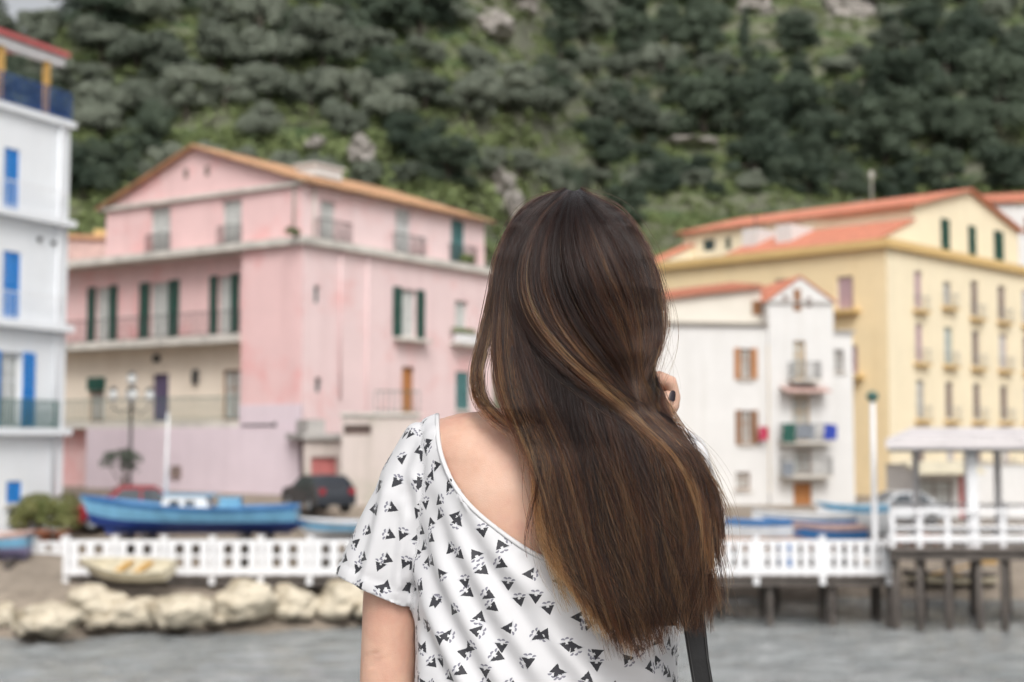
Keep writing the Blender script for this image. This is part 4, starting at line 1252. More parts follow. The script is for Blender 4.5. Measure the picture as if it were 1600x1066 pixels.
MB().lathe([(0.14, 0), (0.14, 0.3), (0.09, 0.4), (0.075, hh-0.15), (0.05, hh-0.1)], (0,0,0), 12).build('pole', M['white_paint'], root, True)
MB().lathe([(0.05, hh-0.12), (0.17, hh-0.02), (0.19, hh+0.12), (0.08, hh+0.2), (0.02, hh+0.22)], (0,0,0), 12).build('lamp_head', M['green_iron'], root, True)
root = empty('lamp_post', (P(1362, 300, 122).x, 122, P(1362, 300, 122).z-3)); tag(root, 'pale post standing on the slope above the yellow roof', 'post')
MB().lathe([(0.12, 0), (0.10, 4.2), (0.2, 4.3), (0.2, 4.7), (0.1, 4.8)], (0,0,0), 10).build('pole', M['ledge'], root, True)

# ---- small tree, shrubs by the quay
q = P(190, 770, 48.6)
t_ = empty('small_olive_tree', (q.x, 48.6, ground_z(q.x, 48.6)))
tag(t_, 'small sparse olive tree beside the street lamp in front of the pink house', 'tree')
hgt = P(190, 722, 48.6).z - t_.location.z
mb = MB(); leaf_cloud(mb, [(Vector((dx, dy, hgt + dz)), rr3) for dx, dy, dz, rr3 in ((-0.5, 0, -0.05, 0.28), (-0.2, 0.1, 0.12, 0.34), (0.2, -0.1, 0.2, 0.33), (0.45, 0, 0.1, 0.26), (0.1, 0.2, -0.15, 0.3), (-0.35, -0.2, 0.2, 0.22), (0.35, 0.1, -0.25, 0.22))], 620, 0.06, 31)
mb.build('crown', M['oak'], t_)
mb = MB().tube([(0, 0, -0.1), (0.05, 0, hgt*0.5), (0.02, 0, hgt)], [0.06, 0.045, 0.025], 8)
for e in ((-0.5, 0), (0.45, 0), (0.1, 0.2)): mb.tube([(0.05, 0, hgt*0.55), (e[0]*0.6, e[1], hgt*0.8), (e[0], e[1], hgt)], [0.03, 0.022, 0.01], 6)
mb.build('trunk', M['bark'], t_, True)
for i, (px, py, s_, lab) in enumerate(((40, 838, 1.0, 'leftmost yellow green potted shrub by the white building'), (68, 838, 1.15, 'middle yellow green potted shrub by the white building'), (98, 838, 1.1, 'rightmost yellow green potted shrub, next to the red car'))):
    q = P(px, py, 45.2)
    root = empty('potted_shrub', (q.x, 45.2, ground_z(q.x, 45.2) - 0.02)); tag(root, lab, 'plant', 'shrubs by the white building')
    dz = q.z - root.location.z
    MB().lathe([(0.18, 0), (0.26, 0.45), (0.28, 0.46), (0.28, 0.52), (0.22, 0.52)], (0,0,0), 12).build('pot', M['terracotta'], root, True)
    mb = MB(); leaf_cloud(mb, [(Vector((rr_.uniform(-.22,.22), rr_.uniform(-.2,.2), 0.75+0.15*k)), 0.36*s_) for k in range(5)], 1100, 0.07, 77+i); mb.build('foliage', M['potplant'], root)
    root.location.z = max(root.location.z, root.location.z)

# ---- boats
def hull(L, beam, depth, sheer_b, sheer_s, rake=0.25, flat=0.25, n=22, m=9):
    """stations from bow (x=0) to stern (x=L); returns list of half rings (keel to gunwale, one side)"""
    st = []
    for i in range(n+1):
        t = i/n
        hb = beam/2 * (math.sin(min(1, t/0.55)*math.pi/2)**0.8) * (1 - 0.28*max(0, (t-0.55)/0.45)**2)
        hb = max(hb, 0.015)
        sh = depth + sheer_b*(1-t)**3.0 + sheer_s*t**3
        kz = 0.30*depth*max(0, 1-t/0.18)**2
        ring = []
        for j in range(m+1):
            s = j/m
            w = hb * (s**0.45 if s > 0 else 0) 
            z = kz + (sh-kz) * (s**1.7*0.9 + 0.1*s)
            x = L*t - rake*(1-t)**4*(z/depth)
            ring.append(Vector((x, w, z)))
        st.append(ring)
    return st
def boat(name, loc, rz, L, beam, depth, sb, ss, mats, label, cabin=False, mast=None, thwarts=2, roll=0.0, inner='boat_white', grp=None):
    root = empty(name, loc, rz); root.rotation_euler = (roll, 0, rz)
    tag(root, label, 'boat', grp)
    st = hull(L, beam, depth, sb, ss)
    m = len(st[0]) - 1
    bands = [(0, int(m*0.62), mats[0], 'lower_hull'), (int(m*0.62), m-1, mats[1], 'upper_hull'), (m-1, m, mats[2], 'rubbing_strake')]
    for a, b_, mt, nm in bands:
        mb = MB()
        for sgn in (1, -1):
            rows = [[Vector((p.x, p.y*sgn, p.z)) for p in ring[a:b_+1]] for ring in st]
            mb.loft(rows, False, False)
        rows = [[Vector((p.x, p.y, p.z)) for p in st[-1][a:b_+1]], [Vector((p.x, -p.y, p.z)) for p in st[-1][a:b_+1]]]
        mb.loft(rows, False, False)
        mb.build(nm, M[mt], root, True)
    mb = MB()
    dk = 0.72 if not cabin else 0.86
    for sgn in (1, -1):
        rows = [[Vector((r_[-1].x, r_[-1].y*sgn*0.93, r_[-1].z-0.01)), Vector((r_[-1].x, r_[-1].y*sgn*0.8, r_[-1].z*dk)), Vector((r_[-1].x, 0, r_[-1].z*dk-0.02))] for r_ in st]
        mb.loft(rows, False, False)
    mb.build('deck', M[inner], root)
    gw = MB()
    for sgn in (1, -1):
        gw.tube([(r_[-1].x, r_[-1].y*sgn, r_[-1].z+0.01) for r_ in st], 0.035, 6)
    gw.build('gunwale', M[mats[2]], root, True)
    for k in range(thwarts):
        i = int(len(st)*(0.4+0.25*k)); r_ = st[i]
        MB().box((r_[-1].x-0.12, -r_[-1].y*0.9, r_[-1].z*0.86), (r_[-1].x+0.12, r_[-1].y*0.9, r_[-1].z*0.86+0.04)).build('thwart', M['ochre_wood'], root)
    if cabin:
        c = MB(); zc_ = depth*0.86
        c.prism([(L*.33, -beam*.27, zc_), (L*.36, -beam*.25, zc_+0.52), (L*.56, -beam*.25, zc_+0.48), (L*.58, -beam*.27, zc_)], (0, beam*.54, 0))
        cb_ = c.build('cabin', M['boat_white'], root)
        c = MB().box((L*.345, -beam*.27, zc_+0.525), (L*.60, beam*.27, zc_+0.565)); c.build('cabin_roof', M['boat_light'], cb_)
        for k in range(2):
            c = MB().box((L*(.385+.075*k), -beam*.262, zc_+0.18), (L*(.435+.075*k), -beam*.258, zc_+0.38)); c.build('cabin_window', M['glass'], cb_)
        MB().box((L*.62, -0.25, zc_), (L*.72, 0.25, zc_+0.42)).box((L*.615, -.27, zc_+.42), (L*.725, .27, zc_+.46)).build('engine_box', M['boat_light'], root)
    if mast:
        MB().tube([(L*mast[0], 0, depth*0.5), (L*mast[0]+0.05, 0, depth+mast[1])], [0.06, 0.035], 10).build('mast', M['boat_white'], root, True)
    MB().box((L*0.06, -0.03, -0.10), (L*0.97, 0.03, 0.10)).build('keel', M[mats[0]], root)
    return root
def blocks(x, y, z0, z1, label):
    o = empty('boat_cradle', (x, y, z0)); tag(o, label[:label.find(' with')] if ' with' in label and len(label.split()) > 14 else label, 'cradle')
    MB().box((-0.45, -0.7, -0.3), (-0.25, 0.7, z1-z0)).build('beam', M['dark_wood'], o)
    MB().box((0.25, -0.7, -0.3), (0.45, 0.7, z1-z0)).build('beam', M['dark_wood'], o)
q = P(150, 826, 44.6); q2 = P(468, 830, 44.6)
boat('fishing_boat', (P(146, 826, 44.6).x, 44.6, P(300, 829, 44.6).z), 0.02, q2.x-q.x, 1.9, 0.66, 0.42, 0.10, ('boat_navy', 'boat_light', 'boat_blue'),
     'long blue wooden fishing boat with white cabin and thin mast', True, ((258-146)/(468-146), 3.0), inner='boat_light')
zz = P(300, 829, 44.6).z
for px, w_ in ((215, 'under the bow of the blue fishing boat'), (400, 'under the stern of the blue fishing boat')):
    xx = P(px, 830, 44.6).x
    blocks(xx, 44.6, ground_z(xx, 44.6), zz-0.08, 'wooden cradle ' + w_)
q = P(150, 880, 41.9)
boat('rowing_boat', (P(148, 895, 41.35).x, 41.35, P(210, 908, 41.35).z), -0.25, 2.45, 1.15, 0.45, 0.2, 0.05, ('dark_wood', 'boat_yellow', 'boat_yellow'),
     'cream rowing boat with orange seats lying on the beach', thwarts=2, roll=0.28, inner='boat_yellow')
boat('rowing_boat', (P(-70, 870, 43.6).x, 43.6, P(10, 868, 43.6).z), 0.06, 2.2, 1.3, 0.6, 0.25, 0.1, ('boat_purple', 'boat_light', 'boat_rose'),
     'violet and pale blue boat cut by the left edge', inner='boat_white')
blocks(P(5, 870, 43.6).x, 43.6, ground_z(-16, 43.6), P(10, 868, 43.6).z-0.08, 'wooden cradle under the violet boat at the left edge')
boat('rowing_boat', (P(478, 830, 44.8).x, 44.8, P(530, 838, 44.8).z), 0.05, 2.7, 1.2, 0.42, 0.15, 0.05, ('boat_white', 'boat_light', 'boat_white'),
     'white rowing boat behind the stern of the blue fishing boat', inner='boat_blue')
blocks(P(530, 838, 44.8).x, 44.8, ground_z(P(530, 838, 44.8).x, 44.8), P(530, 838, 44.8).z-0.08, 'wooden cradle under the white rowing boat')
def small(px0, px1, Y, mats, label, inner, z=None, rz=0.0, depth=0.55):
    xa, xb = P(px0, 830, Y).x, P(px1, 830, Y).x
    zb = DZ + 0.62
    blocks((xa+xb)/2, Y, DZ+0.3, zb-0.08, 'low wooden cradle under the ' + label)
    boat('dinghy', (xa, Y, zb), rz, xb-xa, 1.2, depth, 0.18, 0.06, mats, label, inner=inner, grp='small boats on the platform')
small(1098, 1236, 45.0, ('boat_orange', 'boat_white', 'boat_blue'), 'dinghy with orange bottom right beside the woman\'s hair', 'boat_blue', depth=0.75)
small(1246, 1352, 44.7, ('boat_rose', 'boat_blue', 'boat_rose'), 'rose coloured dinghy with blue band near the white lamp post', 'boat_rose', depth=0.6)
small(1190, 1335, 47.3, ('boat_white', 'boat_blue', 'boat_white'), 'white dinghy in the second row behind the rose dinghy', 'boat_white', depth=0.85)
small(1290, 1390, 49.4, ('boat_white', 'boat_white', 'boat_light'), 'plain white dinghy farthest back on the platform', 'boat_white', depth=1.0)
q = P(1228, 810, 44.4)
tb = empty('tarp_bundle', (q.x, 44.35, DZ)); tag(tb, 'bright blue barrel wrapped in tarp between two dinghies', 'barrel')
MB().lathe([(0.24, 0), (0.27, 0.1), (0.27, 0.7), (0.22, 0.82), (0.05, 0.88)], (0,0,0), 14).build('barrel', M['tarp_blue'], tb, True)
MB().lathe([(0.285, 0.5), (0.29, 0.53), (0.285, 0.56)], (0,0,0), 14).build('strap', M['boat_white'], tb, True)
boat('rowing_boat', (P(1425, 905, 50.2).x, 50.2, ground_z(P(1470, 905, 50.2).x, 50.2)+0.03), 0.1, 2.9, 1.2, 0.42, 0.2, 0.05, ('dark_wood', 'boat_yellow', 'dark_wood'),
     'dark rowing boat lying on the sand beneath the pier', inner='dark_wood')
oar = empty('oar', P(1455, 898, 49.4)); tag(oar, 'yellow oar leaning from the dark boat under the pier', 'oar')
MB().tube([(0, 0, 0), (1.8, 0.1, 0.42)], 0.035, 8).build('shaft', M['ochre_wood'], oar)
MB().box((1.75, 0.06, 0.34), (2.3, 0.12, 0.60)).build('blade', M['ochre_wood'], oar)

# ---- cars
def car(loc, rz, body, label, L=3.9, W=1.62, H=1.45, van=False):
    root = empty('parked_car', loc, rz); tag(root, label, 'car')
    if van: prof = [(0,.32),(0,.72),(.12,.92),(.75,1.02),(1.25,H-.06),(1.6,H),(L-.35,H),(L-.08,1.05),(L,.8),(L,.32)]
    else: prof = [(0,.30),(0,.62),(.15,.82),(1.0,.93),(1.55,H-.06),(1.8,H),(2.75,H-.02),(L-.42,1.0),(L-.06,.92),(L,.6),(L,.30)]
    rows = []
    for yk in (-1, -.92, -.5, 0, .5, .92, 1):
        row = []
        for x, z in prof:
            tum = 1 - 0.13*max(0, (z-.9)/(H-.9))
            shr = (1 - 0.03*abs(yk)**6)
            row.append(Vector((L/2 + (x-L/2)*shr, yk*W/2*tum, z - (0.03*abs(yk)**4 if z > .5 else 0))))
        rows.append(row)
    MB().loft(rows, True, True).build('body', M[body], root, False)
    for s in (-1, 1):
        zt, zb_ = H-0.13, 0.96
        for (xa, xb, xc, xd) in ((1.2, 1.68, 2.22, 2.22), (2.30, 2.30, 2.78, 3.15)):
            yb_, yt_ = s*(W/2*(1-0.13*max(0,(zb_-.9)/(H-.9)))+0.004), s*(W/2*(1-0.13*(zt-.9)/(H-.9))+0.004)
            MB().add([(xa,yb_,zb_),(xd,yb_,zb_),(xc,yt_,zt),(xb,yt_,zt)], [(0,1,2,3)]).build('side_window', M['glass'], root)
        for x in (0.72, L-0.75):
            w_ = MB().lathe([(0.18, -0.1), (0.30, -0.1), (0.31, -0.06), (0.31, 0.06), (0.30, 0.1), (0.18, 0.1)], (x, s*(W/2-0.1), 0.31), 16, 'y').build('wheel', M['rubber'], root, True)
            MB().lathe([(0.19, -0.105), (0.15, -0.12), (0.15, 0.12), (0.19, 0.105)], (x, s*(W/2-0.1), 0.31), 14, 'y').build('rim', M['grey_iron'], w_, True)
        MB().box((-0.02, s*W*.30-.16, .62), (0.05, s*W*.30+.16, .76)).build('headlight', M['lamp_glass'], root)
        MB().box((L-.05, s*W*.38-.1, .66), (L+.02, s*W*.38+.1, .86)).build('taillight', M['car_red'], root)
    MB().add([(1.04,-W*.40,.96),(1.04,W*.40,.96),(1.56,W*.36,H-.08),(1.56,-W*.36,H-.08)], [(0,1,2,3)]).build('windscreen', M['glass'], root).location = (-0.02, 0, 0.012)
    return root
q = P(110, 838, 46.6); car((q.x-0.2, 46.9, ground_z(q.x, 46.9)+0.0), 0.35, 'car_red', 'dark red parked car half hidden by the bow of the blue boat', H=1.5)
q = P(432, 815, 49.0); car((q.x+0.55, 50.6, ground_z(q.x, 50.6)-0.05), -1.05, 'car_dark', 'dark parked car behind the stern of the blue fishing boat', L=3.4, W=1.4, H=1.3)
q = P(1345, 800, 60.0); car((q.x, 61.0, ground_z(q.x, 61.0)), 0.2, 'car_silver', 'silver parked car in front of the yellow building')

# ---- kiosk with awning in front of the yellow building
kq = P(1425, 775, 64.0)
kx = empty('kiosk', (kq.x, 64.0, ground_z(kq.x, 64.0)), 0.12); tag(kx, 'white kiosk with pale awning in front of the yellow building', 'kiosk')
kF = Face(kx, (0, 0, 0), (1, 0, 0), (0, -1, 0))
hk = [(0.3, 1.9, 0.3, 1.75), (2.2, 3.0, 0.02, 1.95)]
wall(kF, 0, 6.5, -0.3, 2.4, hk, M['white_wall']); window(kF, hk[0], 'glass', 'grey_blind', sill=False); window(kF, hk[1], 'door', 'red_door', 'red_door', sill=False, name='door')
MB().prism([kF.p(-0.4, 2.45, 0), kF.p(-0.4, 2.6, 0), kF.p(-0.4, 2.15, 1.5), kF.p(-0.4, 2.05, 1.5)], (3.2, 0, 0)).build('awning', M['boat_yellow'], kx)
sm = MB(); kF.box(sm, -0.1, 6.6, 2.4, 2.44, -3, 0.05); sm.build('roof', M['concrete'], kx)
sm = MB(); kF.box(sm, 0, 0.1, -0.3, 2.4, -3, -0.002); sm.build('side_wall', M['white_wall'], kx)

# ---- shore boulders, measured: left, top, right, bottom pixels
M['boulder'] = simple('pale_boulder', (0.55, 0.49, 0.385), 0.95, 0.5, 0.9, 0.9, 6, dirt=(0.22, 0.165, 0.095))
n, l = M['boulder'].node_tree.nodes, M['boulder'].node_tree.links      # a dark band of weed and wet at the waterline
b = n['Principled BSDF']; src = b.inputs['Base Color'].links[0].from_socket
geo = n.new('ShaderNodeNewGeometry'); sep = n.new('ShaderNodeSeparateXYZ'); l.new(geo.outputs['Position'], sep.inputs[0])
wn2 = nd(n, 'ShaderNodeTexNoise', Scale=2.2, Detail=4.0); l.new(geo.outputs['Position'], wn2.inputs['Vector'])
zz_ = nd(n, 'ShaderNodeMath', operation='MULTIPLY_ADD'); zz_.inputs[1].default_value = -0.55; l.new(wn2.outputs['Fac'], zz_.inputs[0]); l.new(sep.outputs['Z'], zz_.inputs[2])
mr = nd(n, 'ShaderNodeMapRange'); mr.inputs['From Min'].default_value = -0.02; mr.inputs['From Max'].default_value = 0.16; l.new(zz_.outputs[0], mr.inputs['Value'])
mxw = nd(n, 'ShaderNodeMixRGB'); mxw.inputs['Color1'].default_value = (0.07, 0.055, 0.04, 1); l.new(mr.outputs[0], mxw.inputs['Fac']); l.new(src, mxw.inputs['Color2']); l.new(mxw.outputs[0], b.inputs['Base Color'])
bl = [(-15, 945, 22, 988), (25, 945, 122, 998), (92, 918, 178, 968), (140, 940, 160, 985), (168, 935, 245, 985), (236, 925, 316, 988), (322, 962, 348, 982), (332, 902, 424, 978),
      (418, 915, 500, 970), (492, 910, 572, 968), (560, 925, 640, 972), (20, 960, 60, 1002), (300, 945, 338, 975), (130, 960, 165, 988)]
descr = ['pale boulder cut by the left edge at the waterline', 'wide tan boulder near the left edge at the waterline', 'white topped boulder left of the rowing boat', 'small narrow stone wedged between two boulders on the left',
         'low tan boulder below the rowing boat', 'square pale boulder with split face right of the rowing boat', 'small dark stone in the gap beside the largest boulder', 'largest boulder, pale and pointed, in the shore row',
         'rounded tan boulder right of the largest boulder', 'long pale boulder just left of the woman\'s sleeve', 'boulder mostly hidden behind the woman\'s arm', 'small wet stone in the water at the left', 'small stone tucked left of the largest boulder', 'small wet stone under the white topped boulder']
for i, (x0, y0, x1, y1) in enumerate(bl):
    Y = 5.4*FPX/(y1-690)*0.985
    Y = min(max(Y, 38.2), 42.0)
    Y = min(Y, shore_y((P(x0, y1, Y).x + P(x1, y1, Y).x)/2) + 0.25)
    a_, b2, t_, q_ = P(x0, y1, Y), P(x1, y1, Y), P((x0+x1)/2, y0, Y), P((x0+x1)/2, y1, Y)
    w_, h_ = (b2.x-a_.x), t_.z-q_.z
    rx, rz_ = w_/2*1.1, h_*0.60
    o = link('boulder', rock_mesh('boulder', (rx*1.18, rx*0.85, rz_*0.95), 400+i, 4, 0.30, cuts=13), M['boulder'], None, False)
    o.location = ((a_.x+b2.x)/2, Y+0.2, q_.z + h_*0.46)
    tag(o, descr[i], 'boulder', 'boulders along the shore')

# ------------------------------------------------------------------ the woman
person = empty('person', (0.05, 1.78, 4.05))
tag(person, 'woman seen from behind with long wind-swept brown hair and white patterned blouse', 'person')
PI_ = person.matrix_basis.inverted()
def to_local(me):
    me.transform(Matrix.Translation(-person.location))
    return me
TY = 1.785                                                 # depth of the torso's axis
PXM = 1.785 / FPX                                          # metres per photograph pixel there
# (pixel row, centre px, half width m of body, half depth of body, extra width of blouse, extra depth of blouse)
RINGS = [(640, 866, 0.060, 0.045, 0.004, 0.004), (646, 866, 0.118, 0.060, 0.005, 0.005), (656, 865, 0.146, 0.070, 0.006, 0.005), (675, 864, 0.160, 0.082, 0.007, 0.005),
         (710, 863, 0.166, 0.095, 0.008, 0.006), (760, 862, 0.164, 0.104, 0.009, 0.007), (820, 860, 0.158, 0.108, 0.010, 0.010), (900, 857, 0.150, 0.107, 0.019, 0.015),
         (960, 854, 0.144, 0.104, 0.022, 0.018), (1020, 852, 0.139, 0.101, 0.025, 0.022), (1100, 850, 0.134, 0.098, 0.030, 0.026), (1200, 850, 0.130, 0.096, 0.040, 0.036),
         (1320, 850, 0.142, 0.100, 0.040, 0.040), (1440, 850, 0.166, 0.112, 0.028, 0.030)]
def ring_pts(row, extra, seg=64):
    py, cx, hw, hd, ew, ed = row
    if extra: hw, hd = hw + ew, hd + ed
    c = P(cx, py, TY)
    out = []
    for k in range(seg):
        a = 2*math.pi*k/seg
        ca, sa = math.cos(a), math.sin(a)
        e = 2/2.5
        out.append(Vector((c.x + hw*math.copysign(abs(ca)**e, ca), TY + hd*math.copysign(abs(sa)**e, sa), c.z)))
    return out
def Q(px, py, Y): return P(px, py, Y)
def remesh(mb, voxel, smooth_it, name):
    me = mb.mesh(name)
    o = bpy.data.objects.new(name, me); C.objects.link(o)
    md = o.modifiers.new('r', 'REMESH'); md.mode = 'VOXEL'; md.voxel_size = voxel
    sm_ = o.modifiers.new('s', 'SMOOTH'); sm_.factor = 0.5; sm_.iterations = smooth_it
    dg = bpy.context.evaluated_depsgraph_get()
    res = bpy.data.meshes.new_from_object(o.evaluated_get(dg))
    bpy.data.objects.remove(o)
    return res
# --- body
bd = MB()
bd.loft([ring_pts(r_, False) for r_ in RINGS] , True)
headc = Q(902, 452, 1.765)
def ellipsoid(mb, c, rad, n=20, m=28):
    rings = []
    for i in range(1, n):
        th = math.pi*i/n
        rings.append([Vector((c.x + rad[0]*math.sin(th)*math.cos(2*math.pi*k/m), c.y + rad[1]*math.sin(th)*math.sin(2*math.pi*k/m), c.z + rad[2]*math.cos(th))) for k in range(m)])
    mb.loft(rings, True)
ellipsoid(bd, headc, (0.074, 0.092, 0.106))
jaw = headc + Vector((0.0, 0.035, -0.055)); ellipsoid(bd, jaw, (0.056, 0.062, 0.068))
nose = headc + Vector((0, 0.098, -0.02)); bd.tube([nose + Vector((0, -0.02, 0.035)), nose + Vector((0, 0.006, -0.012)), nose + Vector((0, -0.02, -0.024))], [0.009, 0.013, 0.010], 10)
for s in (-1, 1):
    ellipsoid(bd, headc + Vector((s*0.076, 0.005, -0.015)), (0.010, 0.018, 0.031), 10, 14)
    ellipsoid(bd, headc + Vector((s*0.03, 0.086, 0.004)), (0.013, 0.010, 0.009), 8, 12)
ellipsoid(bd, headc + Vector((0, 0.090, -0.062)), (0.024, 0.012, 0.010), 8, 12)
bd.tube([Q(892, 560, 1.775), Q(876, 610, 1.785), Q(868, 645, 1.79), Q(866, 690, 1.79)], [0.052, 0.051, 0.058, 0.075], 24)
# trapezius
bd.tube([Q(880, 612, 1.785), Q(800, 670, 1.785), Q(705, 688, 1.787)], [0.035, 0.030, 0.029], 18)
bd.tube([Q(880, 612, 1.785), Q(935, 670, 1.785), Q(1025, 688, 1.787)], [0.035, 0.030, 0.029], 18)
# left arm hanging
LA = [(700, 698, 0.030), (680, 720, 0.041), (659, 762, 0.0435), (633, 850, 0.0415), (613, 935, 0.0370), (608, 1000, 0.0345), (606, 1050, 0.0345), (604, 1100, 0.034), (600, 1180, 0.032), (600, 1290, 0.026), (602, 1350, 0.022)]
bd.tube([Q(a, b_, TY) for a, b_, _ in LA], [r_ for _, _, r_ in LA], 24)
w0 = Q(602, 1350, TY)
bd.tube([w0, w0 + Vector((0.0, 0.012, -0.045)), w0 + Vector((0, 0.015, -0.085))], [(0.022, 0.018), (0.036, 0.016), (0.036, 0.013)], 16)
for k, (dx, ln) in enumerate(((-0.027, 0.062), (-0.009, 0.074), (0.009, 0.07), (0.026, 0.056))):
    p0 = w0 + Vector((dx*0.95, 0.015, -0.075))
    bd.tube([p0, p0 + Vector((dx*.08, 0.006, -ln*.55)), p0 + Vector((dx*.05, 0.022, -ln))], [0.009, 0.008, 0.0065], 10)
bd.tube([w0 + Vector((0.025, 0.02, -0.03)), w0 + Vector((0.044, 0.034, -0.06)), w0 + Vector((0.046, 0.044, -0.088))], [0.012, 0.0105, 0.008], 10)
# right arm raised, elbow forward
shR, elR, wrR = Q(1042, 722, TY), Q(1082, 850, 1.99), Q(1022, 692, 1.835)
bd.tube([Q(1015, 700, TY), shR, shR.lerp(elR, 0.35), shR.lerp(elR, 0.75), elR], [0.030, 0.041, 0.043, 0.040, 0.036], 24)
bd.tube([elR, elR.lerp(wrR, 0.3), elR.lerp(wrR, 0.7), wrR], [0.036, 0.036, 0.029, 0.023], 20)
HY = 1.80
bd.tube([wrR, Q(1016, 655, 1.820), Q(1012, 618, HY+0.005)], [(0.021, 0.024), (0.020, 0.034), (0.014, 0.036)], 18)
fing = [  # index arches over, the others follow behind it
    ([(1010, 604, HY), (1030, 590, HY), (1047, 597, HY+0.006), (1054, 622, HY+0.014), (1050, 643, HY+0.016)], [0.0105, 0.0105, 0.0100, 0.0088, 0.0074]),
    ([(1006, 612, HY+0.02), (1030, 596, HY+0.022), (1050, 606, HY+0.028), (1053, 634, HY+0.033), (1044, 650, HY+0.032)], [0.0102, 0.0102, 0.0097, 0.0087, 0.0074]),
    ([(1004, 625, HY+0.038), (1026, 612, HY+0.042), (1044, 622, HY+0.046), (1046, 646, HY+0.048), (1036, 660, HY+0.046)], [0.0098, 0.0098, 0.0092, 0.0082, 0.0070]),
    ([(1004, 640, HY+0.054), (1020, 632, HY+0.058), (1034, 642, HY+0.060), (1034, 660, HY+0.060)], [0.0088, 0.0086, 0.0080, 0.0066])]
for pts, rad in fing:
    bd.tube([Q(*p) for p in pts], rad, 12)
thumb = [(1016, 676, HY-0.004), (1028, 660, HY-0.014), (1036, 640, HY-0.020), (1043, 622, HY-0.019), (1046, 612, HY-0.016)]
bd.tube([Q(*p) for p in thumb], [0.0150, 0.0128, 0.0105, 0.0098, 0.0072], 14)
# legs
hip = Q(850, 1440, TY)
for s in (-1, 1):
    bd.tube([hip + Vector((s*.085, 0, 0.03)), hip + Vector((s*.088, 0, -0.2)), hip + Vector((s*.085, -0.005, -0.42)), hip + Vector((s*.083, -0.012, -0.56)), hip + Vector((s*.082, 0.0, -0.78))],
            [0.085, 0.078, 0.056, 0.052, 0.035], 20)
ft_z = 4.05
for s in (-1, 1):
    a0 = hip + Vector((s*.082, 0, -0.74))
    bd.tube([a0, Vector((a0.x, a0.y-0.005, ft_z+0.06)), Vector((a0.x, a0.y+0.06, ft_z+0.035)), Vector((a0.x+s*.01, a0.y+0.16, ft_z+0.022))], [0.036, 0.036, 0.036, 0.030], 14)
me = remesh(bd, 0.0032, 7, 'body')
co = np.empty(len(me.vertices)*3, 'f'); me.vertices.foreach_get('co', co); co = co.reshape(-1, 3)
nm = np.empty(len(me.vertices)*3, 'f'); me.vertices.foreach_get('normal', nm); nm = nm.reshape(-1, 3)
def gau(x, z, px, py, sx, sz, rot=0.0):
    c = P(px, py, 1.68)
    dx, dz = x - c.x, z - c.z
    ca, sa = math.cos(rot), math.sin(rot)
    return np.exp(-(((dx*ca+dz*sa)/sx)**2 + ((-dx*sa+dz*ca)/sz)**2))
backm = np.clip(-nm[:, 1], 0, 1)
disp = 0.006*gau(co[:,0], co[:,2], 770, 770, 0.045, 0.085, 0.25) + 0.006*gau(co[:,0], co[:,2], 955, 770, 0.045, 0.085, -0.25)
disp -= 0.007*gau(co[:,0], co[:,2], 864, 800, 0.018, 0.14)
disp += 0.004*gau(co[:,0], co[:,2], 700, 690, 0.05, 0.02)
crease = np.zeros(len(co))
for (cx_, cy_, ln_, rt_) in ((574, 1038, 0.010, 0.35), (578, 1047, 0.012, 0.2), (573, 1056, 0.009, 0.3)):
    crease += 0.0022*gau(co[:,0], co[:,2], cx_, cy_, ln_, 0.0026, rt_)
co -= nm*crease[:, None]
disp -= 0.0035*gau(co[:,0], co[:,2], 800, 700, 0.05, 0.02, -0.2)
inner_ = (co[:,0] > P(676, 700, 1.7).x)
co += nm * (disp * backm * inner_)[:, None]
me.vertices.foreach_set('co', co.ravel()); me.update()
m, n, l, b = nt('skin')
geo = n.new('ShaderNodeNewGeometry')
s1 = nd(n, 'ShaderNodeTexNoise', Scale=14.0, Detail=4.0, Roughness=0.6); l.new(geo.outputs['Position'], s1.inputs['Vector'])
r1 = ramp(n, [(0.3, (0.52, 0.285, 0.215)), (0.52, (0.60, 0.375, 0.28)), (0.75, (0.65, 0.44, 0.34))]); l.new(s1.outputs['Fac'], r1.inputs['Fac'])
s2 = nd(n, 'ShaderNodeTexVoronoi', Scale=26.0); l.new(geo.outputs['Position'], s2.inputs['Vector'])
r2 = ramp(n, [(0.020, (0.62, 0.45, 0.36)), (0.045, (1, 1, 1))]); l.new(s2.outputs['Distance'], r2.inputs['Fac'])
mu = nd(n, 'ShaderNodeMixRGB', blend_type='MULTIPLY', Fac=0.5); l.new(r1.outputs['Color'], mu.inputs['Color1']); l.new(r2.outputs['Color'], mu.inputs['Color2'])
l.new(mu.outputs['Color'], b.inputs['Base Color'])
b.inputs['Roughness'].default_value = 0.48
b.inputs['Subsurface Weight'].default_value = 0.25
b.inputs['Subsurface Radius'].default_value = (0.012, 0.005, 0.003)
b.inputs['Subsurface Scale'].default_value = 0.6
b.inputs['Specular IOR Level'].default_value = 0.4
s3 = nd(n, 'ShaderNodeTexVoronoi', Scale=900.0); l.new(geo.outputs['Position'], s3.inputs['Vector'])
s4 = nd(n, 'ShaderNodeTexNoise', Scale=120.0, Detail=4.0); l.new(geo.outputs['Position'], s4.inputs['Vector'])
ad = nd(n, 'ShaderNodeMath', operation='MULTIPLY_ADD'); ad.inputs[1].default_value = 0.5; l.new(s3.outputs['Distance'], ad.inputs[0]); l.new(s4.outputs['Fac'], ad.inputs[2])
bp = nd(n, 'ShaderNodeBump', Strength=0.40, Distance=0.0010); l.new(ad.outputs[0], bp.inputs['Height']); l.new(bp.outputs['Normal'], b.inputs['Normal'])
M['skin'] = m
body = link('body', to_local(me), M['skin'], person, True)
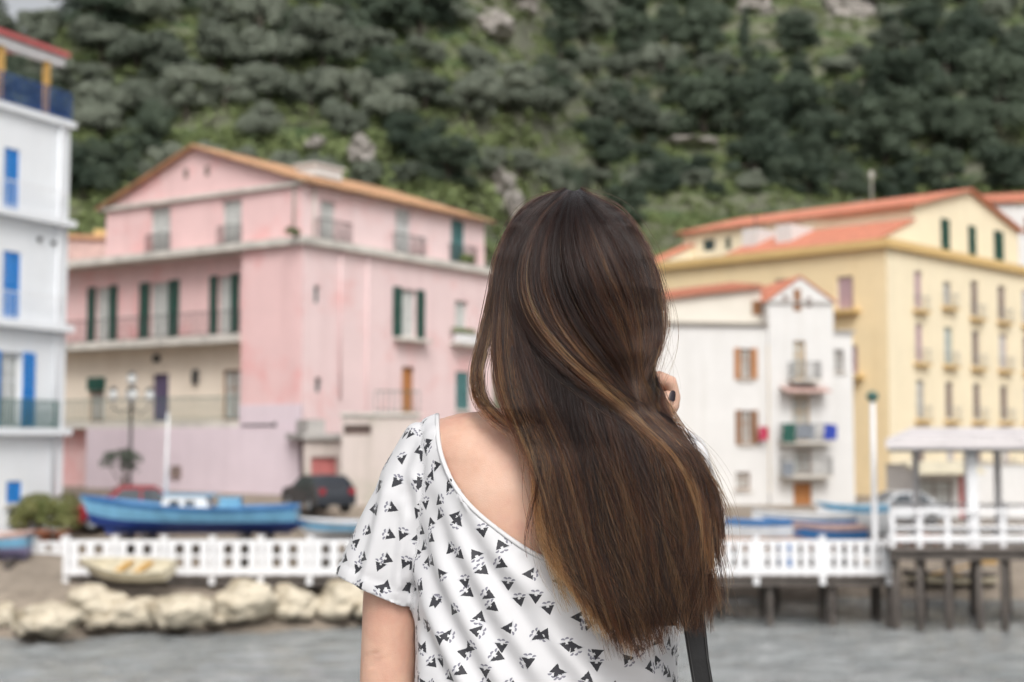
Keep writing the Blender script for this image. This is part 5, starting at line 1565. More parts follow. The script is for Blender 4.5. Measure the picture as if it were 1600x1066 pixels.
# thumb nail, dark polish
M['nail'] = simple('dark_nail_polish', (0.018, 0.012, 0.018), 0.18, 0.1, 5)
nl = MB()
na, nb2 = Q(1042.5, 627, HY-0.019), Q(1046.5, 611, HY-0.017)
ax = (nb2-na).normalized()
out = Vector((0.50, -0.86, 0)); out = (out - ax*out.dot(ax)).normalized()
sd_ = ax.cross(out)
rows = []
for i in range(9):
    t = i/8
    wd = 0.0054*(1-0.55*abs(2*t-1)**3.2) ; rr2 = 0.0101 - 0.0018*t
    row = []
    for k in range(9):
        a = (k/8-0.5)*2*(wd/0.0095)
        row.append(na + (nb2-na)*t + out*(rr2*math.cos(a)+0.0004) + sd_*(rr2*math.sin(a)))
    rows.append(row)
nl.loft(rows, False, False)
nme = nl.mesh('fingernail'); to_local(nme); link('fingernail', nme, M['nail'], person, True)

# --- blouse
bz = MB()
bz.loft([ring_pts(r_, True) for r_ in RINGS], True)
SL = [(716, 684, 0.038, 0.040), (690, 702, 0.050, 0.052), (662, 760, 0.054, 0.056), (630, 840, 0.0515, 0.060), (604, 905, 0.0490, 0.062), (592, 945, 0.049, 0.062)]
bz.tube([Q(a, b_, TY) for a, b_, _, _ in SL], [(rx, ry) for _, _, rx, ry in SL], 32)
bz.tube([Q(1008, 690, TY), shR + Vector((0.004, 0, 0)), shR.lerp(elR, 0.40), shR.lerp(elR, 0.74)], [0.038, 0.050, 0.054, 0.056], 32)
me = remesh(bz, 0.0042, 8, 'blouse')
bm = bmesh.new(); bm.from_mesh(me)
# hems: left sleeve, right sleeve, bottom
hp = Q(590, 923, TY)
hn = (Q(584, 945, TY) - Q(612, 880, TY)).normalized()
def clear_region(plane_co, plane_no, test):
    geom = [f for f in bm.faces if test(f.calc_center_median())]
    vs2 = set(v for f in geom for v in f.verts); es = set(e for f in geom for e in f.edges)
    bmesh.ops.bisect_plane(bm, geom=list(vs2) + list(es) + geom, plane_co=plane_co, plane_no=plane_no, clear_outer=True)
xs_split = Q(641, 920, TY).x
clear_region(hp, hn, lambda c: c.x < xs_split and c.z < Q(600, 860, TY).z)
rn = (elR - shR).normalized()
clear_region(shR.lerp(elR, 0.66), rn, lambda c: (c - shR).dot(rn) > 0.10 and c.x > Q(1010, 800, TY).x)
clear_region(Q(850, 1420, TY), Vector((0, 0, -1)), lambda c: c.z < Q(850, 1380, TY).z)
# scooped back neckline, as a signed distance in the (x, z) plane
NECK = [(684, 600), (683, 648), (685, 690), (694, 725), (712, 762), (742, 798), (785, 833), (828, 862), (862, 876), (885, 878), (912, 868), (950, 842), (990, 805), (1020, 765), (1038, 725), (1046, 690), (1048, 648), (1047, 600)]
def catmull(pts, k=10):
    pts = [np.array(p, float) for p in pts]
    pts = [2*pts[0]-pts[1]] + pts + [2*pts[-1]-pts[-2]]
    o = []
    for i in range(1, len(pts)-2):
        for j in range(k):
            t = j/k
            p0, p1, p2, p3 = pts[i-1:i+3]
            o.append(0.5*((2*p1)+(-p0+p2)*t+(2*p0-5*p1+4*p2-p3)*t*t+(-p0+3*p1-3*p2+p3)*t**3))
    o.append(pts[-2])
    return np.array(o)
neck_c = catmull(NECK, 8)
nv = [v.co.copy() for v in bm.verts]
pxs = np.array([proj(v) for v in nv])
def signed(pt):
    d = neck_c - pt
    i = int(np.argmin((d**2).sum(1)))
    best, bi = 1e9, None
    for j in (i-1, i):
        if 0 <= j < len(neck_c)-1:
            a, c_ = neck_c[j], neck_c[j+1]
            t = np.clip(np.dot(pt-a, c_-a)/np.dot(c_-a, c_-a), 0, 1)
            q = a + (c_-a)*t
            dd = np.linalg.norm(pt-q)
            if dd < best:
                cr = (c_-a)[0]*(pt-a)[1]-(c_-a)[1]*(pt-a)[0]
                best, bi = dd, (1 if cr < 0 else -1, q)
    return best*bi[0], bi[1]           # > 0 inside the opening
FRONT = 720
bm.verts.ensure_lookup_table()
sdv = []
for i, v in enumerate(bm.verts):
    pt = pxs[i].copy()
    if v.co.y > TY + 0.005:            # shallower in front
        pt[1] = pt[1] + max(0.0, (pt[1]-650))*1.6
    if pt[1] > 930 or pt[0] < 660 or pt[0] > 1070: sdv.append((-99.0, None)); continue
    sdv.append(signed(pt))
kill = []
for f in bm.faces:
    s_ = sum(sdv[v.index][0] for v in f.verts)/len(f.verts)
    if s_ > 0: kill.append(f)
bmesh.ops.delete(bm, geom=kill, context='FACES')
loose = [v for v in bm.verts if not v.link_faces]
idx = {v: v.index for v in bm.verts}
sd_by = {v: sdv[v.index] for v in bm.verts}
for v in bm.verts:
    s_, q = sd_by[v]
    if q is not None and any(e.is_boundary for e in v.link_edges) and abs(s_) < 9:
        t_ = Q(q[0], q[1], v.co.y)
        v.co.x, v.co.z = t_.x, t_.z
bmesh.ops.delete(bm, geom=loose, context='VERTS')
bm.verts.index_update()
for _ in range(3):
    for v in bm.verts:
        if any(e.is_boundary for e in v.link_edges):
            nb_v = [e.other_vert(v) for e in v.link_edges if e.is_boundary]
            if len(nb_v) == 2: v.co = v.co*0.5 + (nb_v[0].co+nb_v[1].co)*0.25
bm.normal_update()
bm.to_mesh(me); bm.free()
N = len(me.vertices)
co = np.empty(N*3, 'f'); me.vertices.foreach_get('co', co); co = co.reshape(-1, 3)
nm = np.empty(N*3, 'f'); me.vertices.foreach_get('normal', nm); nm = nm.reshape(-1, 3)
pp = np.array([proj(Vector(c)) for c in co])
# drape: ridges along measured fold lines (pixel polylines), amplitude in metres, width in pixels
FOLDS = [([(700, 690), (735, 790), (800, 900), (880, 1010), (930, 1080)], 0.0050, 15), ([(690, 740), (720, 840), (775, 945), (850, 1066)], 0.0055, 16), ([(672, 780), (690, 880), (735, 980), (790, 1080)], 0.0050, 14),
         ([(655, 860), (668, 940), (700, 1020), (730, 1080)], 0.0055, 12), ([(650, 930), (660, 1000), (662, 1080)], 0.0045, 10), ([(640, 790), (632, 850), (622, 925)], 0.0045, 10), ([(610, 740), (590, 830), (566, 925)], 0.0040, 10),
         ([(650, 740), (655, 800), (645, 905)], 0.0045, 9), ([(770, 850), (850, 930), (950, 1010), (1030, 1060)], 0.0050, 17), ([(850, 905), (930, 960), (1030, 1010)], 0.0040, 15), ([(680, 660), (660, 700), (640, 760)], 0.003, 10)]
dsp = np.zeros(N)
for poly, amp, wd in FOLDS:
    c_ = catmull(poly, 10)
    d2 = np.full(N, 1e9); tt = np.zeros(N); side_ = np.zeros(N)
    for j in range(len(c_)-1):
        a, e = c_[j], c_[j+1]-c_[j]
        t = np.clip(((pp-a)@e)/(e@e), 0, 1)
        q = a + t[:, None]*e
        dd = ((pp-q)**2).sum(1)
        better = dd < d2
        d2 = np.where(better, dd, d2); tt = np.where(better, (j+t)/(len(c_)-1), tt)
        side_ = np.where(better, e[0]*(pp-a)[:, 1]-e[1]*(pp-a)[:, 0], side_)
    dist = np.sqrt(d2)*np.sign(side_)
    fall = np.clip(tt/0.18, 0, 1)*np.clip((1-tt)/0.10+0.5, 0, 1)
    dsp += 1.15*amp*fall*(np.exp(-(dist/wd)**2) - 0.75*np.exp(-((dist-wd*1.7)/(wd*0.9))**2))
vis = (nm[:, 1] < 0.35)
arm_line = np.interp(pp[:, 1], [650, 700, 760, 850, 930], [655, 662, 662, 652, 641])
dsp -= 0.0022*np.exp(-((pp[:, 0]-arm_line)/4.0)**2)*((pp[:, 1] > 655) & (pp[:, 1] < 930))       # armhole seam
hd = (co - np.array(hp))@np.array(hn); on_sl = (pp[:, 0] < 640) & (pp[:, 1] > 860)
dsp += on_sl*(0.0011*(hd > -0.015) - 0.0012*np.exp(-((hd+0.016)/0.0032)**2))                       # turned hem
ns_ = np.array([mnoise.fractal(Vector(c)*17.0, 1.0, 2.0, 3) for c in co])
co2 = co + nm*((dsp*vis*1.0) + 0.0010*ns_)[:, None]
# cloth coordinates for the print
cxr = np.interp(pp[:, 1], [r_[0] for r_ in RINGS], [P(r_[1], r_[0], TY).x for r_ in RINGS])
ang = np.arctan2(co[:, 0]-cxr, -(co[:, 1]-TY)*1.5)
u = ang*0.165
v_ = co[:, 2].copy()
# left sleeve
s0, s1_ = np.array(Q(690, 690, TY)), np.array(Q(590, 930, TY))
ax_ = (s1_-s0)/np.linalg.norm(s1_-s0)
rel = co - s0
al = rel@ax_
perp = rel - al[:, None]*ax_
pl_x = np.array([ax_[2], 0, -ax_[0]])
su = np.arctan2(perp@pl_x, -perp[:, 1])*0.052
arm_line = np.interp(pp[:, 1], [650, 700, 760, 850, 930], [655, 662, 662, 652, 641])
is_s = pp[:, 0] < arm_line
uu = np.where(is_s, su + 0.7, u + 2.0); vv = np.where(is_s, -al + 3.03, v_)
rel = co - np.array(shR); al = rel@np.array(rn)
is_r = (al > 0.03) & (pp[:, 0] > 1062)
uu = np.where(is_r, co[:, 0]*0.8 + co[:, 1]*0.9 + 5.0, uu); vv = np.where(is_r, co[:, 2], vv)
me.vertices.foreach_set('co', co2.astype('f').ravel())
at_ = me.attributes.new('cloth_uv', 'FLOAT_VECTOR', 'POINT')
at_.data.foreach_set('vector', np.stack([uu, vv, np.zeros(N)], 1).astype('f').ravel())
me.update()

def motif_group():
    g = bpy.data.node_groups.new('print_motif', 'ShaderNodeTree')
    g.interface.new_socket('UV', in_out='INPUT', socket_type='NodeSocketVector')
    g.interface.new_socket('Seed', in_out='INPUT', socket_type='NodeSocketFloat')
    g.interface.new_socket('Skip', in_out='INPUT', socket_type='NodeSocketFloat')
    for nm_ in ('Black', 'Grey', 'Pale'):
        g.interface.new_socket(nm_, in_out='OUTPUT', socket_type='NodeSocketFloat')
    n, l = g.nodes, g.links
    gi, go = n.new('NodeGroupInput'), n.new('NodeGroupOutput')
    def mth(op, a, b_=None, c_=None):
        q = n.new('ShaderNodeMath'); q.operation = op
        for i, x in enumerate((a, b_, c_)):
            if x is None: continue
            if isinstance(x, (int, float)): q.inputs[i].default_value = x
            else: l.new(x, q.inputs[i])
        return q.outputs[0]
    def vm(op, a, b_=None):
        q = n.new('ShaderNodeVectorMath'); q.operation = op
        for i, x in enumerate((a, b_)):
            if x is None: continue
            if isinstance(x, tuple): q.inputs[i].default_value = x
            else: l.new(x, q.inputs[i])
        return q.outputs[0]
    uv = gi.outputs['UV']
    cell = vm('FLOOR', uv)
    f = vm('SUBTRACT', vm('FRACTION', uv), (0.5, 0.5, 0.0))
    f = vm('MULTIPLY', f, (1, 1, 0))
    cs = n.new('ShaderNodeCombineXYZ'); l.new(gi.outputs['Seed'], cs.inputs[2])
    cc = vm('ADD', cell, cs.outputs[0])
    wn_ = n.new('ShaderNodeTexWhiteNoise'); wn_.noise_dimensions = '3D'; l.new(cc, wn_.inputs['Vector'])
    jit = vm('MULTIPLY', vm('SUBTRACT', wn_.outputs['Color'], (0.5, 0.5, 0.5)), (0.16, 0.16, 0.0))
    f = vm('MULTIPLY', vm('SUBTRACT', f, jit), (1.27, 1.27, 0.0))
    sk_ = mth('GREATER_THAN', wn_.outputs['Value'], gi.outputs['Skip'])
    ang = mth('MULTIPLY', mth('FLOOR', mth('MULTIPLY', wn_.outputs['Value'], 7.0)), 0.8976)
    vr = n.new('ShaderNodeVectorRotate'); vr.rotation_type = 'Z_AXIS'; l.new(f, vr.inputs['Vector']); l.new(ang, vr.inputs['Angle'])
    sp = n.new('ShaderNodeSeparateXYZ'); l.new(vr.outputs[0], sp.inputs[0])
    x, y = sp.outputs[0], sp.outputs[1]
    nz = n.new('ShaderNodeTexNoise'); nz.inputs['Scale'].default_value = 16.0; nz.inputs['Detail'].default_value = 2.0; l.new(uv, nz.inputs['Vector'])
    torn = mth('MULTIPLY', mth('SUBTRACT', nz.outputs['Fac'], 0.5), 0.22)
    # arrowhead: tip up, ragged lower right edge, square notch in the base
    def half(ax, ay, c, extra=None):
        q = mth('ADD', mth('ADD', mth('MULTIPLY', x, ax), mth('MULTIPLY', y, ay)), c)
        return mth('ADD', q, extra) if extra is not None else q
    tri = mth('MINIMUM', mth('MINIMUM', half(0, 1, 0.10), half(0.90, -0.43, 0.165)), half(-0.80, -0.60, 0.20))
    notch = mth('MAXIMUM', mth('SUBTRACT', mth('ABSOLUTE', mth('SUBTRACT', x, 0.03)), 0.055), mth('SUBTRACT', mth('ABSOLUTE', mth('ADD', y, 0.10)), 0.085))
    tri = mth('MINIMUM', tri, mth('ADD', notch, mth('MULTIPLY', torn, 0.3)))
    tri = mth('ADD', tri, mth('MULTIPLY', torn, 0.25))
    ex = mth('GREATER_THAN', sp.outputs[2], -1)
    l.new(mth('MULTIPLY', sk_, mth('GREATER_THAN', tri, 0.0)), go.inputs['Black'])
    pet = None
    for (cx, cy, dx, dy) in ((-0.20, -0.15, 0.35, -0.94), (-0.02, -0.225, 0.1, -0.99), (0.165, -0.205, -0.25, -0.97)):
        px, py = mth('SUBTRACT', x, cx), mth('SUBTRACT', y, cy)
        dd = mth('SUBTRACT', 0.090, mth('SQRT', mth('ADD', mth('MULTIPLY', px, px), mth('MULTIPLY', py, py))))
        hf = mth('ADD', mth('MULTIPLY', px, dx), mth('MULTIPLY', py, dy))
        q = mth('MINIMUM', dd, hf)
        pet = q if pet is None else mth('MAXIMUM', pet, q)
    l.new(mth('MULTIPLY', sk_, mth('GREATER_THAN', pet, 0.0)), go.inputs['Grey'])
    pale = mth('MINIMUM', mth('MINIMUM', half(-0.3, 0.95, 0.26), half(0.95, 0.2, -0.02)), half(-0.60, -0.8, 0.20))
    soft = mth('MULTIPLY', pale, 9.0)
    cl = n.new('ShaderNodeClamp'); l.new(soft, cl.inputs[0])
    l.new(mth('MULTIPLY', sk_, cl.outputs[0]), go.inputs['Pale'])
    return g
MG = motif_group()
m, n, l, b = nt('printed_blouse_cloth')
at = nd(n, 'ShaderNodeAttribute', attribute_name='cloth_uv')
col = None
base = n.new('ShaderNodeRGB'); base.outputs[0].default_value = (0.57, 0.57, 0.585, 1)
cur = base.outputs[0]
layers = []
for k, (scl, off, rot) in enumerate((((31.0, 31.0, 1), (0.0, 0.0, 0), 0.30), ((31.0, 31.0, 1), (0.52, 0.47, 0), 0.52))):
    mp = n.new('ShaderNodeMapping'); mp.inputs['Scale'].default_value = scl; mp.inputs['Location'].default_value = off; mp.inputs['Rotation'].default_value = (0, 0, rot)
    l.new(at.outputs['Vector'], mp.inputs['Vector'])
    gn = n.new('ShaderNodeGroup'); gn.node_tree = MG; gn.inputs['Seed'].default_value = 3.7 + k*11.3; gn.inputs['Skip'].default_value = (0.0, 0.12)[k]
    l.new(mp.outputs[0], gn.inputs['UV'])
    layers.append(gn)
for out_, c_, f_k in (('Pale', (0.36, 0.37, 0.41), 0.6), ('Grey', (0.17, 0.17, 0.21), 1.0), ('Black', (0.016, 0.016, 0.022), 1.0)):
    for gn in layers:
        mf = nd(n, 'ShaderNodeMath', operation='MULTIPLY'); mf.inputs[1].default_value = f_k; l.new(gn.outputs[out_], mf.inputs[0])
        mxn = nd(n, 'ShaderNodeMixRGB'); mxn.inputs['Color2'].default_value = (*c_, 1)
        l.new(mf.outputs[0], mxn.inputs['Fac']); l.new(cur, mxn.inputs['Color1']); cur = mxn.outputs[0]
l.new(cur, b.inputs['Base Color'])
b.inputs['Roughness'].default_value = 0.62
b.inputs['Sheen Weight'].default_value = 0.15
wv = nd(n, 'ShaderNodeTexNoise', Scale=1400.0, Detail=2.0); l.new(at.outputs['Vector'], wv.inputs['Vector'])
bp = nd(n, 'ShaderNodeBump', Strength=0.08, Distance=0.0005); l.new(wv.outputs['Fac'], bp.inputs['Height']); l.new(bp.outputs['Normal'], b.inputs['Normal'])
M['blouse'] = m
M['blouse_plain'] = simple('white_binding', (0.58, 0.58, 0.59), 0.6, 0.06, 40)
blouse = link('blouse', to_local(me), M['blouse'], person, True)
so = blouse.modifiers.new('thickness', 'SOLIDIFY'); so.thickness = 0.0016; so.offset = -1.0
# neckline binding: follows the boundary of the opening at the back
from mathutils.bvhtree import BVHTree
bvh = BVHTree.FromPolygons([Vector(c) for c in co2], [tuple(p.vertices) for p in me.polygons])
path = []
for q in neck_c:
    if q[1] < 640: continue
    d_ = ray(q[0], q[1]).normalized()
    best = None
    for sh in (0, 3, 6, 9):
        # look just outside the edge
        cpt = np.array([866, 700.0]); dv = (q - cpt)/np.linalg.norm(q - cpt)
        qq = q + dv*sh
        hit = bvh.ray_cast(CAM, ray(qq[0], qq[1]).normalized())
        if hit[0] is not None and hit[0].y < TY + 0.03:
            best = hit[0]; break
    if best is not None: path.append(P(q[0], q[1], best.y))
pa = np.array(path)
for _ in range(4): pa[1:-1] = pa[1:-1]*0.5 + (pa[:-2]+pa[2:])*0.25
bd_ = MB().tube([Vector(p) for p in pa], [(0.0030, 0.0022)]*len(pa), 8).mesh('neckline_binding')
link('neckline_binding', to_local(bd_), M['blouse_plain'], blouse, True)
# --- trousers, below the picture
tm = MB()
tm.loft([[Vector((hip.x + 0.178*math.cos(a), TY + 0.125*math.sin(a), hip.z + dz)) for a in np.linspace(0, 2*math.pi, 32, endpoint=False)] for dz in (0.06, 0.0, -0.05)], True)
for s in (-1, 1):
    tm.tube([hip + Vector((s*.085, 0, 0.0)), hip + Vector((s*.088, 0, -0.2)), hip + Vector((s*.085, -0.005, -0.42)), hip + Vector((s*.083, -0.01, -0.6)), hip + Vector((s*.082, 0.0, -0.70))], [0.094, 0.088, 0.068, 0.064, 0.055], 24)
M['denim'] = simple('dark_denim', (0.03, 0.04, 0.07), 0.85, 0.3, 20)
tme = tm.mesh('trousers'); link('trousers', to_local(tme), M['denim'], person, True)

# --- shoulder bag
M['leather'] = simple('black_leather', (0.008, 0.008, 0.009), 0.55, 0.3, 30, 0.06, 220)
bag = empty('shoulder_bag', Q(1100, 1350, 1.72)); tag(bag, 'black leather bag strap hanging below the hair on her right', 'bag')
path = [(1046, 690, 1.690), (1052, 800, 1.672), (1060, 900, 1.668), (1070, 980, 1.668), (1078, 1030, 1.668), (1088, 1090, 1.672), (1100, 1180, 1.69)]
sm = MB(); rows = []
for i, (a, b_, Yk) in enumerate(path):
    c0, c1 = Q(a-2, b_, Yk), Q(a+33-3*(b_ > 1000), b_, Yk+0.004)
    rows.append([c0, c0.lerp(c1, .5)+Vector((0, -0.0012, 0)), c1, c1+Vector((0, 0.004, 0)), c0+Vector((0, 0.004, 0))])
sm.loft(rows, True, True)
sme = sm.mesh('strap'); sme.transform(Matrix.Translation(-bag.location)); st = link('strap', sme, M['leather'], bag)
for e in (0.10, 0.90):
    sm = MB().tube([r_[0].lerp(r_[2], e)+Vector((0, -0.0016, 0)) for r_ in rows], 0.0006, 6)
    sme = sm.mesh('stitching'); sme.transform(Matrix.Translation(-bag.location)); link('stitching', sme, M['iron'], st)
bx_ = MB(); bx_.prism([(-0.14, -0.05, -0.12), (0.14, -0.05, -0.12), (0.13, -0.05, 0.12), (-0.13, -0.05, 0.12)], (0, 0.1, 0)); bx_.build('bag_body', M['leather'], bag)
MB().prism([(-0.135, -0.056, 0.02), (0.135, -0.056, 0.02), (0.13, -0.056, 0.125), (-0.13, -0.056, 0.125)], (0, 0.005, 0)).build('flap', M['leather'], bag)

# ------------------------------------------------------------------ hair
XL = [(296, 884), (306, 858), (320, 834), (350, 802), (400, 780), (450, 768), (500, 757), (550, 746), (600, 742), (640, 760), (660, 790), (700, 812), (740, 820), (800, 828), (850, 842), (900, 862), (950, 892), (1000, 932), (1040, 985)]
XR = [(296, 902), (306, 925), (320, 950), (350, 984), (400, 1010), (450, 1028), (500, 1037), (550, 1037), (580, 1023), (600, 1019), (640, 1020), (652, 1030), (666, 1050), (700, 1098), (740, 1118), (800, 1140), (850, 1146), (900, 1144), (950, 1124), (1000, 1110), (1040, 1012)]
xl_y, xl_x = np.array(XL).T; xr_y, xr_x = np.array(XR).T
def depth_of(px, py, lay):
    """depth (m) of the hair surface at a pixel; lay 0 = outermost, 1 = innermost"""
    a = np.interp(py, xl_y, xl_x) - 6; b_ = np.interp(py, xr_y, xr_x) + 6
    u = np.clip((px - (a+b_)/2)/((b_-a)/2), -1.0, 1.0)
    h = np.clip((455-py)/160.0, 0, 1)
    th_head = 0.118*np.sqrt(np.maximum(0.02, 1-h**2))
    k = np.clip((py-480)/270.0, 0, 1); k = k*k*(3-2*k)
    thick = th_head*(1-k) + 0.040*k
    yc = 1.765*(1-k) + (1.656 - 0.014*np.clip((py-700)/250, 0, 1))*k
    yc = yc + 0.012*np.clip((px-1070)/60, 0, 1)*k
    return yc - thick*np.sqrt(np.maximum(0, 1-u*u))*(1-0.20*lay) 
def resample(pts, m):
    c = catmull(pts, 14)
    s = np.concatenate([[0], np.cumsum(np.linalg.norm(np.diff(c, axis=0), axis=1))])
    t = np.linspace(0, s[-1], m)
    return np.stack([np.interp(t, s, c[:, 0]), np.interp(t, s, c[:, 1])], 1)
MP = 30
SHEET_L = [  # the loose lock at the left
    [(884, 299), (826, 328), (786, 395), (769, 470), (753, 530), (740, 580), (744, 625), (768, 652), (800, 672), (820, 700)],
    [(884, 299), (828, 329), (789, 395), (774, 470), (762, 530), (752, 580), (760, 622), (782, 650), (808, 674), (824, 715)]]
SHEET_A = [  # the left fall
    [(886, 299), (832, 332), (795, 400), (782, 480), (780, 550), (788, 610), (806, 660), (826, 740), (836, 800), (850, 870)],
    [(887, 298), (838, 338), (804, 410), (792, 490), (794, 560), (808, 630), (828, 700), (842, 780), (868, 870), (905, 950)],
    [(888, 298), (845, 345), (812, 420), (802, 500), (812, 570), (834, 640), (852, 720), (880, 820), (915, 910), (955, 1005)],
    [(889, 298), (848, 350), (820, 425), (815, 500), (832, 570), (862, 640), (890, 720), (920, 820), (950, 910), (985, 1020)]]
SHEET_S = [  # over the skull and blown across to the right
    [(886, 298), (836, 345), (803, 420), (806, 480), (842, 540), (905, 598), (980, 652), (1040, 712), (1072, 800), (1086, 900)],
    [(888, 298), (850, 345), (828, 425), (846, 495), (898, 560), (962, 612), (1026, 664), (1074, 726), (1100, 810), (1108, 900)],
    [(892, 298), (870, 355), (868, 430), (898, 505), (946, 568), (988, 622), (1024, 666), (1080, 722), (1114, 800), (1124, 900)],
    [(896, 298), (895, 360), (915, 435), (948, 505), (982, 570), (996, 622), (1022, 660), (1074, 708), (1114, 785), (1124, 880)],
    [(900, 298), (925, 355), (953, 430), (980, 505), (990, 565), (993, 612), (1004, 652), (1042, 688), (1090, 732), (1132, 800), (1143, 870)],
    [(902, 298), (945, 348), (983, 425), (1004, 505), (1003, 560), (994, 605), (988, 650), (1000, 690)],
    [(904, 299), (968, 340), (1008, 405), (1028, 480), (1027, 530), (1007, 590), (990, 650)]]
SHEET_B = [  # the fall below the nape, under the sweep
    [(800, 540), (808, 620), (822, 700), (832, 780), (850, 870), (885, 945)],
    [(820, 540), (830, 620), (846, 720), (866, 820), (900, 910), (940, 998)],
    [(850, 540), (860, 640), (880, 740), (905, 840), (940, 930), (985, 1030)],
    [(880, 540), (895, 640), (920, 740), (950, 840), (980, 930), (1010, 1036)],
    [(910, 540), (930, 640), (960, 740), (990, 840), (1015, 930), (1040, 1010)],
    [(940, 540), (965, 640), (1000, 740), (1030, 840), (1050, 930), (1066, 992)],
    [(970, 545), (998, 640), (1030, 730), (1054, 830), (1068, 920), (1080, 990)],
    [(1000, 550), (1026, 650), (1058, 730), (1080, 820), (1090, 910), (1096, 1000)],
    [(1010, 560), (1036, 660), (1072, 735), (1094, 820), (1102, 900), (1104, 965)]]
def pull(g_):                                           # keep the left edge off the bare back
    o = []
    for x, y in g_:
        w = max(0.0, min(1.0, (y-640)/90)) * max(0.0, min(1.0, (960-x)/90))
        o.append((x + 17*w, y))
    return o
SHEET_A = [pull(g_) for g_ in SHEET_A]; SHEET_B = [pull(g_) for g_ in SHEET_B]
GA = np.stack([resample(g_, MP) for g_ in SHEET_A]); GLK = np.stack([resample(g_, MP) for g_ in SHEET_L]); GS = np.stack([resample(g_, MP) for g_ in SHEET_S]); GB = np.stack([resample(g_, MP) for g_ in SHEET_B])
def sheet(G, t):
    x = t*(len(G)-1); i = np.clip(np.floor(x).astype(int), 0, len(G)-2); f = (x-i)[:, None, None]
    f = f*f*(3-2*f)*0.35 + f*0.65
    return G[i]*(1-f) + G[i+1]*f
S_ = np.linspace(0, 1, MP)
def strands(G, ncl, per, seed, lay_rng, spread, wild, end_var=0.22, tt=None, thin=False, locks=0, lockamp=0.0):
    """clumped strands: returns positions (n, MP, 3), a colour value per point and radius"""
    g_ = np.random.default_rng(seed)
    tc = g_.random(ncl) if tt is None else tt[0] + (tt[1]-tt[0])*g_.random(ncl)
    layc = g_.uniform(lay_rng[0], lay_rng[1], ncl)
    lk = np.zeros(ncl, int); lockmean = np.zeros((ncl, MP)); ltint = np.zeros(ncl)
    if locks:                                                            # clumps gather into locks that wander and cross
        lk = np.floor(tc*locks + g_.normal(0, 0.45, ncl)).astype(int).clip(0, locks-1)
        lt = (lk + 0.5)/locks
        tc = np.clip(tc*0.72 + lt*0.28, 0, 1)
        lph = g_.uniform(0, 6.28, (locks, 2)); lam = g_.normal(0, 1, (locks, 2))
        lm = lam[:, :1]*np.sin(S_[None]*4.2+lph[:, :1]) + 0.7*lam[:, 1:]*np.sin(S_[None]*8.0+lph[:, 1:])
        lockmean = (lm*lockamp*np.minimum(1, S_*1.6)[None])[lk]
        layc = layc + g_.uniform(-0.45, 0.35, locks)[lk]
        ltint = g_.normal(0, 0.07, locks)[lk]
    n_ = ncl*per
    ci = np.repeat(np.arange(ncl), per)
    base = sheet(G, tc)[ci]                                              # (n, MP, 2)
    # slow meander of each clump
    ph = g_.uniform(0, 6.28, (ncl, 3)); am = g_.normal(0, 1, (ncl, 3))
    tan = np.gradient(base, axis=1); tan /= np.linalg.norm(tan, axis=2, keepdims=True)+1e-9
    nor = np.stack([-tan[..., 1], tan[..., 0]], 2)
    mean = sum(am[:, k][:, None]*np.sin(S_[None]*(3.0+3.5*k)+ph[:, k][:, None])/(1+k) for k in range(3))
    off = (mean[ci]*wild*5.0*(S_**0.8)[None]) + lockmean[ci]
    # the hair's own place inside the clump, drawn together towards the tip
    sp_ = g_.normal(0, 1, n_)[:, None]*spread*(1.0 - 0.84*S_**1.3)[None]
    ph2 = g_.uniform(0, 6.28, (n_, 2)); a2 = g_.normal(0, 1, (n_, 2))
    fuzz = (a2[:, :1]*np.sin(S_[None]*7+ph2[:, :1]) + 0.6*a2[:, 1:]*np.sin(S_[None]*15+ph2[:, 1:]))*wild*1.1*(0.25+S_)[None]
    off = off*1.0 + sp_*np.minimum(1, 0.35+S_*4)[None] + fuzz
    xy = base + nor*off[..., None]
    # shorten some
    cut = 1 - end_var*g_.random(ncl)[ci]**1.35 - 0.10*g_.random(n_)**2
    if thin: cut = cut - (0.40*g_.random(ncl)*np.exp(-((tc-0.62)/0.15)**2))[ci]
    idx = cut[:, None]*S_[None]*(MP-1)
    i0 = np.clip(np.floor(idx).astype(int), 0, MP-2); fr_ = (idx-i0)[..., None]
    r_ = np.arange(n_)[:, None]
    xy = xy[r_, i0]*(1-fr_) + xy[r_, i0+1]*fr_
    lay = np.clip(layc[ci] + g_.normal(0, 0.10, n_), -0.8, 1.3)[:, None]
    lay = lay + 0.05*np.sin(S_[None]*9+ph2[:, :1])
    Y = depth_of(xy[..., 0], xy[..., 1], lay)
    v_ = (533-xy[..., 1])/FPX; u_ = (xy[..., 0]-800)/FPX
    dy = CP - SP*v_
    pos = np.stack([u_/dy*Y, Y, CAM.z + (SP+CP*v_)/dy*Y], 2)
    return pos, ci, tc, ltint, xy, g_
POS, COLV, RAD = [], [], []
def add_strands(G, ncl, per, seed, lay_rng, spread, wild, colour, rad, **kw):
    pos, ci, tc, layc, xy, g_ = strands(G, ncl, per, seed, lay_rng, spread, wild, **kw)
    n_ = len(pos)
    cl = np.clip(colour(tc, g_, ncl) + layc, 0.03, 1)[ci]                       # lightness of the clump at its tip
    c_ = cl + g_.normal(0, 0.07, n_)
    POS.append(pos); COLV.append(c_); RAD.append(np.full(n_, rad)*g_.uniform(0.7, 1.25, n_))
def colA(tc, g_, ncl):
    return np.clip(0.10 + 0.22*g_.random(ncl)**1.5 + (g_.random(ncl) < 0.30)*g_.uniform(0.15, 0.48, ncl), 0, 1)
